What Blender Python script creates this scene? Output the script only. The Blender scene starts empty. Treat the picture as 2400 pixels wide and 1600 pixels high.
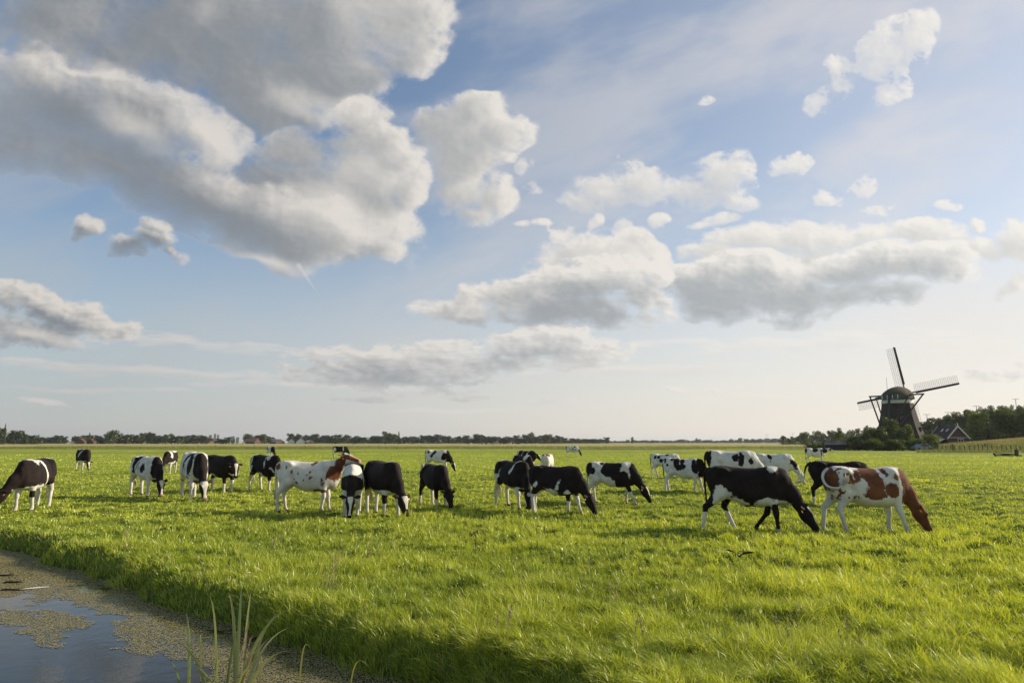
import bpy, math, random
import numpy as np
from mathutils import Vector, Matrix

sc = bpy.context.scene
C = sc.collection
R = math.radians

# ------------------------------------------------------------------ camera
FPX = 1600.0            # focal length in photo pixels (24 mm on 36 mm, photo 2400 px wide)
HORIZON = 1036.0
PITCH = math.atan((HORIZON - 800.0) / FPX)
CAM_Z = 1.8
cam_d = bpy.data.cameras.new('camera')
cam_d.sensor_width = 36.0
cam_d.lens = 24.0
cam_d.clip_start = 0.1
cam_d.clip_end = 40000.0
cam = bpy.data.objects.new('camera', cam_d)
cam.location = (0, 0, CAM_Z)
cam.rotation_euler = (R(90) + PITCH, 0, 0)
C.objects.link(cam)
sc.camera = cam

# ------------------------------------------------------------------ light
SUN_EL = R(23.5)
SUN_AZ = R(17.0)        # from +X (right) turned away from the camera
sun_dir = Vector((math.cos(SUN_EL) * math.cos(SUN_AZ), math.cos(SUN_EL) * math.sin(SUN_AZ), math.sin(SUN_EL)))
sl = bpy.data.lights.new('sun', 'SUN')
sl.energy = 4.6
sl.angle = R(0.6)
sl.color = (1.0, 0.87, 0.69)
so = bpy.data.objects.new('sun', sl)
so.rotation_euler = sun_dir.to_track_quat('Z', 'Y').to_euler()
C.objects.link(so)

sc.view_settings.view_transform = 'Standard'
sc.view_settings.look = 'None'
sc.view_settings.gamma = 1.0
sc.view_settings.exposure = 0.4
sc.view_settings.use_curve_mapping = False
sc.cycles.use_denoising = True
try:
    sc.cycles.denoiser = 'OPENIMAGEDENOISE'
    sc.cycles.denoising_prefilter = 'ACCURATE'
except Exception:
    pass
sc.cycles.max_bounces = 6
sc.cycles.diffuse_bounces = 3
sc.cycles.glossy_bounces = 3
sc.cycles.transmission_bounces = 4
sc.cycles.transparent_max_bounces = 8
sc.cycles.volume_bounces = 0
sc.cycles.caustics_reflective = False
sc.cycles.caustics_refractive = False
sc.cycles.sample_clamp_indirect = 3.0
sc.cycles.sample_clamp_direct = 3.0


def ray(px, py):
    cx = (px - 1200.0) / FPX
    cy = (800.0 - py) / FPX
    return Vector((cx, math.cos(PITCH) - cy * math.sin(PITCH), math.sin(PITCH) + cy * math.cos(PITCH)))


def ground(px, py, z=0.0):
    d = ray(px, py)
    t = (z - CAM_Z) / d.z
    return Vector((d.x * t, d.y * t, z))


def at_depth(px, py, Y):
    d = ray(px, py)
    t = Y / d.y
    return Vector((d.x * t, Y, CAM_Z + d.z * t))


# ------------------------------------------------------------------ node helper
class NT:
    def __init__(s, tree):
        s.t = tree
        s.n = tree.nodes
        s.l = tree.links

    def new(s, typ, **kw):
        nd = s.n.new(typ)
        for k, v in kw.items():
            setattr(nd, k, v)
        return nd

    def set(s, sock, v):
        if isinstance(v, bpy.types.NodeSocket):
            s.l.new(v, sock)
        else:
            sock.default_value = v

    def math(s, op, a, b=0.0, c=None, clamp=False):
        nd = s.new('ShaderNodeMath', operation=op, use_clamp=clamp)
        s.set(nd.inputs[0], a)
        s.set(nd.inputs[1], b)
        if c is not None:
            s.set(nd.inputs[2], c)
        return nd.outputs[0]

    def vmath(s, op, a, b=(0, 0, 0)):
        nd = s.new('ShaderNodeVectorMath', operation=op)
        s.set(nd.inputs[0], a)
        s.set(nd.inputs[1], b)
        return nd.outputs[0]

    def mapr(s, v, a, b, c=0.0, d=1.0, smooth=True):
        nd = s.new('ShaderNodeMapRange', interpolation_type='SMOOTHSTEP' if smooth else 'LINEAR')
        s.set(nd.inputs['Value'], v)
        nd.inputs['From Min'].default_value = a
        nd.inputs['From Max'].default_value = b
        nd.inputs['To Min'].default_value = c
        nd.inputs['To Max'].default_value = d
        return nd.outputs['Result']

    def mix(s, f, a, b):
        nd = s.new('ShaderNodeMix', data_type='RGBA')
        s.set(nd.inputs[0], f)
        for sk, v in ((nd.inputs[6], a), (nd.inputs[7], b)):
            if isinstance(v, (tuple, list)):
                v = tuple(v) + (1.0,) * (4 - len(v))
            s.set(sk, v)
        return nd.outputs[2]

    def noise(s, vec, scale, detail=4.0, rough=0.55, dist=0.0, dim='3D', out=0):
        nd = s.new('ShaderNodeTexNoise', noise_dimensions=dim)
        if vec is not None:
            s.set(nd.inputs['Vector'], vec)
        nd.inputs['Scale'].default_value = scale
        nd.inputs['Detail'].default_value = detail
        nd.inputs['Roughness'].default_value = rough
        nd.inputs['Distortion'].default_value = dist
        return nd.outputs[out]


# ------------------------------------------------------------------ world: sky and clouds
def px_uv(px, py):
    d = ray(px, py)
    return d.x / d.y, d.z / d.y



# ---- cloud cover, computed here as a picture of the sky at infinity (alpha + brightness), on the plane z/y, x/y
SKY_U, SKY_V0, SKY_V1 = 0.86, -0.02, 0.76
SKW, SKH = 2064, 936


def gnoise2(x, y, seed):
    xi = np.floor(x).astype(np.int64)
    yi = np.floor(y).astype(np.int64)
    xf = (x - xi).astype(np.float32)
    yf = (y - yi).astype(np.float32)
    rs = np.random.RandomState(seed)
    tab = rs.rand(256, 256).astype(np.float32) * 2 * np.pi
    gx, gy = np.cos(tab), np.sin(tab)

    def g(ix, iy, dx, dy):
        ix = ix & 255
        iy = iy & 255
        return gx[ix, iy] * dx + gy[ix, iy] * dy
    u = xf * xf * xf * (xf * (xf * 6 - 15) + 10)
    v = yf * yf * yf * (yf * (yf * 6 - 15) + 10)
    a = g(xi, yi, xf, yf)
    b = g(xi + 1, yi, xf - 1, yf)
    c = g(xi, yi + 1, xf, yf - 1)
    d = g(xi + 1, yi + 1, xf - 1, yf - 1)
    return ((a + (b - a) * u) * (1 - v) + (c + (d - c) * u) * v) * 1.4


def fbm2(x, y, f, octv, seed, gain=.5, billow=False):
    s = np.zeros_like(x)
    amp, tot = 1.0, 0.0
    for i in range(octv):
        n = gnoise2(x * f + 17.3 * i, y * f + 9.1 * i, seed + i)
        s += amp * (np.abs(n) * 2 - .55 if billow else n)
        tot += amp
        amp *= gain
        f *= 2.03
    return s / tot


def px_uv(px, py):
    d = ray(px, py)
    return d.x / d.y, d.z / d.y


def sstep(x, a, b):
    t = np.clip((x - a) / (b - a), 0, 1)
    return t * t * (3 - 2 * t)


# layers from back to front: blobs (x, y, half width, half height, clockwise rotation, strength) in photo pixels,
# noise frequency, vertical squeeze of the noise, darkness of the belly
LAYERS = [
    dict(f=5, sq=5.0, dark=.30, soft=.34, amp=.7, thin=.75, b=[
        (280, 868, 420, 13, 3, .7), (720, 905, 330, 9, 1, .6), (180, 915, 260, 8, 0, .6), (1520, 868, 300, 13, -2, .6), (1780, 925, 260, 9, 0, .6), (1900, 800, 380, 22, -3, .6),
        (420, 800, 330, 18, 6, .6), (1010, 960, 260, 7, 0, .5), (1650, 800, 200, 14, -3, .5), (2250, 800, 240, 16, -2, .5)]),
    dict(f=13, sq=2.2, dark=.75, soft=.13, amp=.60, thin=.25, b=[
        (910, 866, 270, 56, 2, .9), (1040, 858, 200, 44, 0, .8), (1080, 815, 170, 24, 0, .5), (1300, 820, 190, 54, 0, .95), (1420, 812, 80, 30, 0, .6),
        (2300, 872, 150, 22, 0, .6), (2410, 872, 120, 26, 0, .6), (110, 945, 80, 9, 2, .6), (850, 937, 110, 8, 0, .6), (1100, 930, 60, 8, 0, .6),
        (640, 948, 60, 7, 0, .5), (1650, 906, 120, 12, 0, .4), (1280, 940, 120, 10, 0, .4), (700, 880, 60, 22, 0, .5)]),
    dict(f=10, sq=1.8, dark=.95, soft=.14, amp=.55, b=[
        (60, 700, 150, 34, 12, .8), (150, 735, 190, 44, 12, .9), (260, 765, 110, 32, 10, .8), (60, 790, 230, 40, 4, .8), (160, 815, 130, 16, 0, .5)]),
    dict(f=11, sq=1.0, dark=.22, soft=.26, amp=1.2, thin=.22, b=[
        (2085, 125, 92, 62, -30, 1.0), (2145, 82, 72, 44, -40, .95), (2110, 165, 44, 34, 0, .7), (1962, 160, 38, 34, -20, .75), (1985, 145, 30, 22, 0, .5), (1930, 245, 44, 24, -10, .7), (1965, 215, 40, 30, -30, .7),
        (2085, 235, 48, 28, -30, .75), (2120, 215, 30, 30, 0, .6), (1650, 240, 22, 14, 0, .6), 
        (1490, 382, 44, 18, 20, .5), (1855, 378, 60, 24, -20, .8), (1890, 360, 26, 22, 0, .7), (2020, 440, 42, 24, -30, .8), (1925, 462, 56, 20, 0, .65), (1973, 480, 16, 8, -20, .5),
        (1255, 528, 60, 10, 0, .6), (1320, 545, 52, 32, -10, .8), (1375, 520, 34, 24, -30, .7), (1460, 540, 30, 30, -30, .5), (1560, 516, 36, 20, -25, .6), (1700, 510, 44, 16, 0, .6), (1655, 522, 30, 10, 0, .5),
        (2225, 480, 40, 14, 0, .6), (2060, 500, 50, 16, 0, .45), (1230, 395, 22, 24, 0, .4), (1245, 450, 30, 26, 0, .35)]),
    dict(f=8, sq=1.25, dark=.45, soft=.20, amp=.75, thin=.3, b=[
        (1420, 455, 80, 40, 0, .75), (1520, 430, 90, 48, 0, .85), (1620, 445, 90, 42, 0, .8), (1700, 410, 60, 60, 0, .9), (1740, 390, 44, 44, 0, .7), (1720, 465, 50, 26, 20, .6), (1340, 470, 60, 22, 0, .5)]),
    # right bank, back row and front row
    dict(f=8, sq=1.5, dark=.55, soft=.16, amp=.6, b=[
        (1760, 565, 130, 40, 0, .9), (1850, 560, 90, 45, 0, .9), (1960, 565, 110, 40, 0, .85), (2050, 555, 70, 36, 0, .7), (2150, 545, 120, 34, 0, .9), (1700, 600, 90, 40, 0, .9), (2230, 560, 50, 24, 0, .6),
        (2310, 590, 60, 34, 0, .7), (2390, 560, 60, 50, 0, .8), (2300, 525, 26, 22, 0, .7), (2380, 690, 60, 30, -10, .8), (2400, 670, 40, 36, 0, .8), (1850, 620, 190, 50, 0, .9)]),
    dict(f=8, sq=1.5, dark=1.0, soft=.12, amp=.55, b=[
        (1620, 655, 90, 40, 0, .9), (1700, 690, 160, 62, 4, 1.0), (1780, 645, 160, 50, 0, .9), (1850, 690, 190, 60, 0, 1.0), (1980, 650, 160, 50, -8, .9), (2100, 620, 160, 46, -6, 1.0), (2200, 625, 110, 50, -6, .95), (1950, 710, 140, 40, 0, .75), (2080, 700, 110, 36, 0, .75), (1660, 730, 110, 34, 10, .8), (2260, 640, 60, 40, 0, .7), (1820, 745, 110, 22, 0, .5)]),
    # centre right bank
    dict(f=8, sq=1.4, dark=.60, soft=.15, amp=.6, b=[
        (1360, 600, 120, 60, -10, .9), (1460, 590, 100, 50, 0, .9), (1550, 600, 50, 36, 10, .7), (1290, 640, 110, 50, -10, .9), (1500, 560, 50, 26, 0, .6)]),
    dict(f=9, sq=1.6, dark=.95, soft=.12, amp=.55, b=[
        (1330, 670, 190, 60, -12, 1.0), (1200, 690, 140, 40, 2, .9), (1060, 712, 110, 26, 0, .8), (1430, 650, 120, 60, 0, .9), (1400, 735, 170, 40, 4, .9), (1270, 725, 180, 50, 4, .95), (1490, 680, 90, 62, 0, .9), (1545, 640, 60, 50, 0, .8), (1120, 735, 80, 22, 10, .6)]),
    dict(f=9, sq=1.3, dark=1.15, soft=.18, amp=.5, thin=.15, b=[
        (203, 537, 36, 30, 20, .9), (350, 562, 80, 34, 20, .95), (300, 575, 70, 34, 10, .8), (400, 595, 60, 20, 20, .7), (350, 530, 60, 22, 15, .7)]),
    # the big bank: right-hand cumulus, top lobe, lower bank, diagonal lobe in front
    dict(f=6.5, sq=1.0, dark=.72, soft=.13, amp=.66, b=[
        (1060, 290, 110, 62, 0, 1.0), (1130, 260, 80, 62, 0, 1.0), (1180, 310, 62, 60, 0, .95), (1010, 275, 70, 34, 0, .8), (1090, 360, 95, 60, 15, .95), (1110, 420, 74, 60, 0, .9), (1165, 450, 60, 50, 20, .85), (1120, 490, 60, 32, 10, .8), (1190, 375, 26, 24, 0, .6)]),
    dict(f=5, sq=1.1, dark=1.0, soft=.13, amp=.56, b=[
        (160, 60, 330, 120, 10, .8), (480, 40, 380, 190, 5, 1.0), (760, 60, 250, 180, 0, 1.0), (930, 40, 110, 100, 0, 1.0), (950, 120, 70, 60, 0, .9), (620, 190, 260, 110, 20, 1.0), (780, 180, 170, 110, 10, 1.0), (880, 195, 70, 60, 0, .8), (690, 265, 120, 60, 10, .9), (40, 130, 90, 50, 0, .5)]),
    dict(f=5.5, sq=1.2, dark=.85, soft=.13, amp=.56, b=[
        (680, 480, 320, 110, 15, 1.0), (850, 420, 140, 120, 0, 1.0), (900, 350, 90, 90, 0, .95), (840, 290, 100, 60, 20, .8), (950, 440, 70, 90, 0, 1.0), (880, 520, 130, 80, 0, 1.0), (860, 590, 110, 56, 0, .95), (740, 560, 220, 62, 12, .9), (640, 600, 110, 30, 14, .7), (680, 370, 100, 60, 10, .8), (930, 550, 50, 50, 0, .8)]),
    dict(f=5.0, sq=1.3, dark=1.0, soft=.20, amp=.40, b=[
        (380, 415, 330, 85, 26, 1.0), (540, 492, 280, 74, 18, 1.0), (80, 330, 200, 80, 34, .9), (150, 250, 230, 110, 30, 1.0), (320, 280, 220, 110, 28, 1.0), (470, 320, 130, 80, 30, 1.0), (250, 390, 330, 80, 25, 1.0), (450, 450, 330, 85, 20, 1.0), (620, 520, 260, 70, 16, .9), (30, 330, 160, 70, 30, .8), (160, 150, 110, 36, 15, .6)]),
]
# places inside the banks where a lower layer catches the sun, and where it does not
GLOWS = [(300, 300, 110, 34, 32, .55), (480, 320, 90, 44, 25, .65), (470, 265, 50, 24, 40, .5), (250, 150, 90, 22, 12, .5), (830, 410, 110, 60, 0, .35), (760, 480, 90, 34, 20, .45), (850, 540, 100, 40, 10, .45), (620, 610, 90, 22, 8, .6), (1440, 625, 110, 40, 0, .25),
         (720, 240, 110, 40, 20, .5), (870, 60, 90, 110, 0, .4), (60, 120, 120, 60, 10, .22), (480, 30, 40, 40, 50, .22), (1180, 720, 140, 28, 0, .3), (150, 800, 180, 16, 3, .45),
         (450, 120, 160, 70, 10, -.06), (260, 330, 200, 46, 32, -.15), (500, 500, 240, 40, 18, -.22), (620, 420, 120, 40, 20, -.12), (1600, 690, 120, 40, 0, -.1), (1850, 675, 180, 34, 0, -.15), (1700, 740, 110, 26, 0, -.18),
         (350, 592, 120, 34, 15, -.55), (205, 556, 60, 24, 10, -.3), (910, 878, 270, 26, 2, -.35), (1200, 842, 200, 20, 0, -.25), (1340, 740, 220, 34, 0, -.2), (1300, 700, 160, 36, -8, -.15), (100, 750, 160, 22, 10, -.3)]


def cloud_picture():
    us = np.linspace(-SKY_U, SKY_U, SKW, dtype=np.float32)
    vs = np.linspace(SKY_V0, SKY_V1, SKH, dtype=np.float32)
    U, V = np.meshgrid(us, vs)
    ppu = SKW / (2 * SKY_U)          # pixels of the map per unit
    warp1 = fbm2(U, V, 6.0, 4, 3)
    warp2 = fbm2(U, V, 6.0, 4, 33)
    glow = np.zeros_like(U)

    def blobs(lst, Uw, Vw, fx=1.2, fy=1.25):
        acc = np.zeros_like(U)
        for (cx, cy, rx, ry, rot, st) in lst:
            u, v = px_uv(cx, cy)
            s = 1.0 / (FPX * (math.cos(PITCH) - (800 - cy) / FPX * math.sin(PITCH)))
            s2 = s * (1 + v * .16)
            c, sn = math.cos(-R(rot)), math.sin(-R(rot))
            rr = max(rx, ry) * s * 1.7
            i0 = max(0, int((v - rr - SKY_V0) / (SKY_V1 - SKY_V0) * SKH) - 20)
            i1 = min(SKH, int((v + rr - SKY_V0) / (SKY_V1 - SKY_V0) * SKH) + 20)
            j0 = max(0, int((u - rr + SKY_U) * ppu) - 20)
            j1 = min(SKW, int((u + rr + SKY_U) * ppu) + 20)
            if i1 <= i0 or j1 <= j0:
                continue
            du, dv = Uw[i0:i1, j0:j1] - u, Vw[i0:i1, j0:j1] - v
            a = (du * c + dv * sn) / (rx * s * fx)
            b = (-du * sn + dv * c) / (ry * s2 * fy)
            e = abs(st) * (1 - np.sqrt(a * a + b * b))
            o = acc[i0:i1, j0:j1]
            if st > 0:
                k = .10
                h = np.clip(.5 + .5 * (e - o) / k, 0, 1)
                n = e * h + o * (1 - h) + k * h * (1 - h)
                acc[i0:i1, j0:j1] = np.where(e > -k, np.maximum(n, 0), o)
            else:
                acc[i0:i1, j0:j1] = np.where(e > 0, o - np.clip(e, 0, 1), o)
        return acc

    for g in GLOWS:
        c = blobs([(g[0], g[1], g[2], g[3], g[4], 1.0)], U + warp1 * .03, V + warp2 * .03, 1.5, 1.5)
        glow += sstep(c, 0, .9) * g[5]
    A = np.zeros_like(U)
    B = np.zeros_like(U)
    for li, L in enumerate(LAYERS, -1):
        li = li if li >= 0 else 40
        dth = L.get('dir', .80 if L['f'] >= 8 else .42)
        f, sq = L['f'], L['sq']
        Vq = V * sq
        wob = .030 * 6.5 / f
        m = blobs(L['b'], U + warp1 * wob * 1.6, V + warp2 * wob * 1.6 / sq)
        rows = np.where(m.max(axis=1) > 0)[0]
        cols = np.where(m.max(axis=0) > 0)[0]
        if len(rows) == 0:
            continue
        i0, i1 = max(rows[0] - 4, 0), min(rows[-1] + 4, SKH)
        j0, j1 = max(cols[0] - 4, 0), min(cols[-1] + 4, SKW)
        u_, v_, m = U[i0:i1, j0:j1], Vq[i0:i1, j0:j1], m[i0:i1, j0:j1]
        u2 = u_ + fbm2(u_, v_, f * 3, 3, 50 + li) * .010
        bl = fbm2(u2, v_, f * 1.6, 8, 100 + 10 * li, .58, billow=True)
        fb = fbm2(u_, v_, f, 9, 300 + 10 * li, .60)
        wis = fbm2(u_ + warp1[i0:i1, j0:j1] * .08, v_ * 1.5 + warp2[i0:i1, j0:j1] * .05, f * 2.2, 7, 500 + 10 * li, .62)
        n = (-bl * .8 + fb * .95)
        d = m - .16 + n * L['amp'] * sstep(m, 0, .22) * (1.0 - .35 * sstep(m, .3, .9))
        T = np.clip(d, 0, None)
        # march towards the sun through the sheet
        occ = np.zeros_like(T)
        tot = 0.0
        for k, sdist in enumerate((.006, .014, .025, .04, .06, .085, .115)):
            sj = int(sdist * math.cos(dth) * ppu)
            si = int(sdist * math.sin(dth) * ppu)
            sh = np.zeros_like(T)
            h_, w_ = T.shape
            if sj < w_ and si < h_:
                sh[:h_ - si, :w_ - sj] = T[si:, sj:]
            wgt = (.008, .008, .011, .015, .02, .025, .03)[k] * 55
            occ += sh * wgt
        light = np.exp(-occ * 1.05)
        # lumps: slope of the billows towards the sun
        hgt = -fbm2(u2, v_, f * 1.1, 6, 100 + 10 * li, .5, billow=True) * .8 + fb * .5 + m * .8
        e = max(2, int(.007 * ppu))
        slope = hgt - np.roll(np.roll(hgt, -e, axis=1), -max(1, e // 2), axis=0)
        br = .10 + .90 * light + np.clip(slope * 1.2, -.28, .30) * (.40 + .60 * light) + wis * .05
        # thin parts are bright
        br += .25 * np.exp(-T * 9)
        br = 1 - (1 - br) * L['dark']
        br = br + glow[i0:i1, j0:j1]
        br = np.clip(.10 + .5 * ((br - .10) + np.sqrt((br - .10) ** 2 + .02)) + wis * .05, 0, 1.15)
        # the sun side has crisp edges, the far side frays out
        soft = L['soft'] * (1.0 + 1.3 * (1 - light))
        al = sstep(d + wis * .10 * sstep(m, 0, .15), 0.0, soft * 2.0)
        al = al * (1 - L.get('thin', 0) * sstep(wis, -.3, .35))
        halo = .42 * sstep(d + wis * .26 + .09 + fb * .06, 0, .34)
        br = np.where(al < .02, np.maximum(br, .55), br)
        al = al + halo * (1 - al) * sstep(m, 0, .10)
        o, ob = A[i0:i1, j0:j1], B[i0:i1, j0:j1]
        B[i0:i1, j0:j1] = br * al + ob * (1 - al)
        A[i0:i1, j0:j1] = al + o * (1 - al)
    # a short contrail
    (ua, va), (ub, vb) = px_uv(700, 622), px_uv(750, 696)
    t = np.clip(((U - ua) * (ub - ua) + (V - va) * (vb - va)) / ((ub - ua) ** 2 + (vb - va) ** 2), 0, 1)
    dist = np.hypot(U - ua - (ub - ua) * t, V - va - (vb - va) * t)
    dist = dist + warp1 * .002
    al = sstep(-dist, -.0052 * (1.1 - t), .001) * .62 * (dist < .012) * (1 - .6 * t)
    B = B * (1 - al) + al
    A = A + al * (1 - A)
    B = np.where(A > 1e-4, B / np.maximum(A, 1e-4), 1.0)
    # thin high veil
    cu, cv = U * math.cos(.35) + V * math.sin(.35), -U * math.sin(.35) + V * math.cos(.35)
    veil = fbm2(cu + warp1 * .05, cv * 2.6, 2.2, 7, 700, .55)
    return A, B, veil


def build_world():
    w = bpy.data.worlds.new('World')
    sc.world = w
    w.use_nodes = True
    w.cycles.sampling_method = 'MANUAL'
    w.cycles.sample_map_resolution = 512
    T = NT(w.node_tree)
    for nd in list(T.n):
        T.n.remove(nd)
    out = T.new('ShaderNodeOutputWorld')
    bg = T.new('ShaderNodeBackground')
    T.l.new(bg.outputs[0], out.inputs[0])
    tc = T.new('ShaderNodeTexCoord')
    sky = T.new('ShaderNodeTexSky', sky_type='NISHITA')
    sky.sun_disc = False
    sky.sun_elevation = SUN_EL
    sky.sun_rotation = R(90) - SUN_AZ
    sky.altitude = 0
    sky.air_density = 1.0
    sky.dust_density = .55
    sky.ozone_density = 1.6

    A, B, veil = cloud_picture()
    px = np.zeros((SKH, SKW, 4), np.float32)
    edge = np.ones_like(A)
    px[..., 0] = np.clip(A, 0, 1)
    px[..., 1] = np.clip(B / 1.2, 0, 1)
    px[..., 2] = np.clip(veil * .5 + .5, 0, 1)
    px[..., 3] = 1
    im = bpy.data.images.new('cloud_cover', SKW, SKH, alpha=False, float_buffer=True)
    im.colorspace_settings.name = 'Non-Color'
    im.pixels.foreach_set(px.ravel())
    im.update()
    im.pack()

    D = tc.outputs['Generated']
    sep = T.new('ShaderNodeSeparateXYZ')
    T.l.new(D, sep.inputs[0])
    dy = T.math('MAXIMUM', sep.outputs[1], .12)
    u = T.math('DIVIDE', sep.outputs[0], dy)
    v = T.math('DIVIDE', sep.outputs[2], dy)
    cmb = T.new('ShaderNodeCombineXYZ')
    T.set(cmb.inputs[0], T.mapr(u, -SKY_U, SKY_U, 0, 1, smooth=False))
    T.set(cmb.inputs[1], T.mapr(v, SKY_V0, SKY_V1, 0, 1, smooth=False))
    it = T.new('ShaderNodeTexImage', interpolation='Cubic', extension='EXTEND')
    it.image = im
    T.l.new(cmb.outputs[0], it.inputs[0])
    cs = T.new('ShaderNodeSeparateColor')
    T.l.new(it.outputs[0], cs.inputs[0])
    front = T.mapr(sep.outputs[1], .12, .4)
    inside = T.math('MULTIPLY', T.mapr(T.math('ABSOLUTE', u), SKY_U, SKY_U - .06), T.mapr(v, SKY_V1, SKY_V1 - .05))
    alpha = T.math('MULTIPLY', cs.outputs[0], T.math('MULTIPLY', front, inside))
    br = T.math('MULTIPLY', cs.outputs[1], 1.2)
    lit = T.mix(T.mapr(u, -.75, .75), LIT[0], LIT[1])
    dark = T.mix(T.mapr(u, -.6, .6), DARK[0], DARK[1])
    ccol = T.mix(T.mapr(br, 0, 1, smooth=False), dark, lit)

    skc = T.new('ShaderNodeVectorMath', operation='SCALE')
    T.l.new(sky.outputs[0], skc.inputs[0])
    skc.inputs['Scale'].default_value = SKY_STRENGTH
    veil = T.math('MULTIPLY', T.mapr(cs.outputs[2], .38, .72, 0.03, .46), inside)
    side = T.mapr(u, -.35, .95, 0.0, .34)
    low = T.mapr(v, .42, 0.0, 0.0, .80)
    keep = T.math('MULTIPLY', T.math('SUBTRACT', 1.0, veil), T.math('MULTIPLY', T.math('SUBTRACT', 1.0, side), T.math('SUBTRACT', 1.0, low)))
    veil = T.math('SUBTRACT', 1.0, keep)
    vcol = T.mix(T.mapr(u, -.8, .6), VEIL[0], VEIL[1])
    clear = T.mix(veil, skc.outputs[0], vcol)
    hz = T.mapr(v, .20, .02, 0, .35)
    ccol2 = T.mix(hz, ccol, vcol)
    col = T.mix(alpha, clear, ccol2)
    T.l.new(col, bg.inputs[0])
    bg.inputs[1].default_value = 1.0


LIT = [(.52, .49, .455), (.68, .655, .615)]
DARK = [(.125, .150, .18), (.30, .325, .345)]
VEIL = [(.335, .355, .375), (.645, .595, .545)]
SKY_STRENGTH = .106
build_world()


# ================================================================== mesh helpers
def tag(o, label=None, cat=None, group=None, kind=None):
    if label:
        o['label'] = label
    if cat:
        o['category'] = cat
    if group:
        o['group'] = group
    if kind:
        o['kind'] = kind
    return o


def empty(name, loc=(0, 0, 0), rz=0.0, s=1.0):
    o = bpy.data.objects.new(name, None)
    o.empty_display_size = .2
    C.objects.link(o)
    o.location = loc
    o.rotation_euler = (0, 0, rz)
    o.scale = (s, s, s)
    return o


def np_mesh(name, V, quads=None, tris=None, smooth=False, attrs=None):
    V = np.asarray(V, np.float32)
    quads = np.zeros((0, 4), np.int32) if quads is None else np.asarray(quads, np.int32).reshape(-1, 4)
    tris = np.zeros((0, 3), np.int32) if tris is None else np.asarray(tris, np.int32).reshape(-1, 3)
    me = bpy.data.meshes.new(name)
    me.vertices.add(len(V))
    me.vertices.foreach_set('co', V.ravel())
    nl = quads.size + tris.size
    me.loops.add(nl)
    me.loops.foreach_set('vertex_index', np.concatenate([quads.ravel(), tris.ravel()]))
    nq, nt = len(quads), len(tris)
    me.polygons.add(nq + nt)
    me.polygons.foreach_set('loop_start', np.concatenate([np.arange(nq) * 4, nq * 4 + np.arange(nt) * 3]).astype(np.int32))
    me.update(calc_edges=True)
    if smooth:
        me.polygons.foreach_set('use_smooth', np.ones(nq + nt, bool))
    for k, a in (attrs or {}).items():
        at = me.attributes.new(k, 'FLOAT', 'POINT')
        at.data.foreach_set('value', np.asarray(a, np.float32).ravel())
    me.validate(verbose=False)
    return me


def add_obj(name, me, mats, parent=None, loc=None):
    o = bpy.data.objects.new(name, me)
    for m in (mats if isinstance(mats, (list, tuple)) else [mats]):
        if m is not None and m.name not in me.materials:
            me.materials.append(m)
    C.objects.link(o)
    if parent:
        o.parent = parent
    if loc is not None:
        o.location = loc
    return o


class MB:
    """Collects boxes, bars, tubes and polygons into one mesh."""

    def __init__(s):
        s.v = []
        s.f = []

    def add(s, vs, fs):
        b = len(s.v)
        s.v += [tuple(v) for v in vs]
        s.f += [tuple(b + i for i in f) for f in fs]
        return s

    def box(s, c, sz, rot=None):
        c = Vector(c)
        M = rot if rot is not None else Matrix.Identity(3)
        vs = [c + M @ Vector((x * sz[0] / 2, y * sz[1] / 2, z * sz[2] / 2)) for x in (-1, 1) for y in (-1, 1) for z in (-1, 1)]
        return s.add(vs, [(0, 1, 3, 2), (4, 6, 7, 5), (0, 4, 5, 1), (2, 3, 7, 6), (0, 2, 6, 4), (1, 5, 7, 3)])

    def bar(s, a, b, w, h=None):
        a, b = Vector(a), Vector(b)
        d = (b - a)
        q = d.to_track_quat('Z', 'Y').to_matrix()
        return s.box((a + b) / 2, (w, h or w, d.length), q)

    def tube(s, pts, rad, n=6, cap=True):
        pts = [Vector(p) for p in pts]
        if not isinstance(rad, (list, tuple)):
            rad = [rad] * len(pts)
        b = len(s.v)
        up = Vector((.13, .21, 1)).normalized()
        for i, p in enumerate(pts):
            t = (pts[min(i + 1, len(pts) - 1)] - pts[max(i - 1, 0)]).normalized()
            x = t.cross(up if abs(t.dot(up)) < .95 else Vector((1, 0, 0))).normalized()
            y = t.cross(x)
            for k in range(n):
                a = 2 * math.pi * k / n
                s.v.append(tuple(p + (x * math.cos(a) + y * math.sin(a)) * rad[i]))
        for i in range(len(pts) - 1):
            for k in range(n):
                k2 = (k + 1) % n
                s.f.append((b + i * n + k, b + i * n + k2, b + (i + 1) * n + k2, b + (i + 1) * n + k))
        if cap:
            s.f.append(tuple(b + k for k in range(n))[::-1])
            s.f.append(tuple(b + (len(pts) - 1) * n + k for k in range(n)))
        return s

    def mesh(s, name, smooth=False):
        me = bpy.data.meshes.new(name)
        me.from_pydata(s.v, [], s.f)
        me.update()
        if smooth:
            for p in me.polygons:
                p.use_smooth = True
        return me

    def build(s, name, mat, parent=None, loc=None, smooth=False):
        return add_obj(name, s.mesh(name, smooth), mat, parent, loc)


# ------------------------------------------------------------------ value noise in 3-D
def hash3(ix, iy, iz, seed):
    h = (ix * 374761393 + iy * 668265263 + iz * 2147483647 * 3 + seed * 974634777) & 0xFFFFFFFF
    h = ((h ^ (h >> 13)) * 1274126177) & 0xFFFFFFFF
    h = (h ^ (h >> 16)) & 0xFFFFFF
    return h.astype(np.float32) / np.float32(0xFFFFFF)


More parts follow.
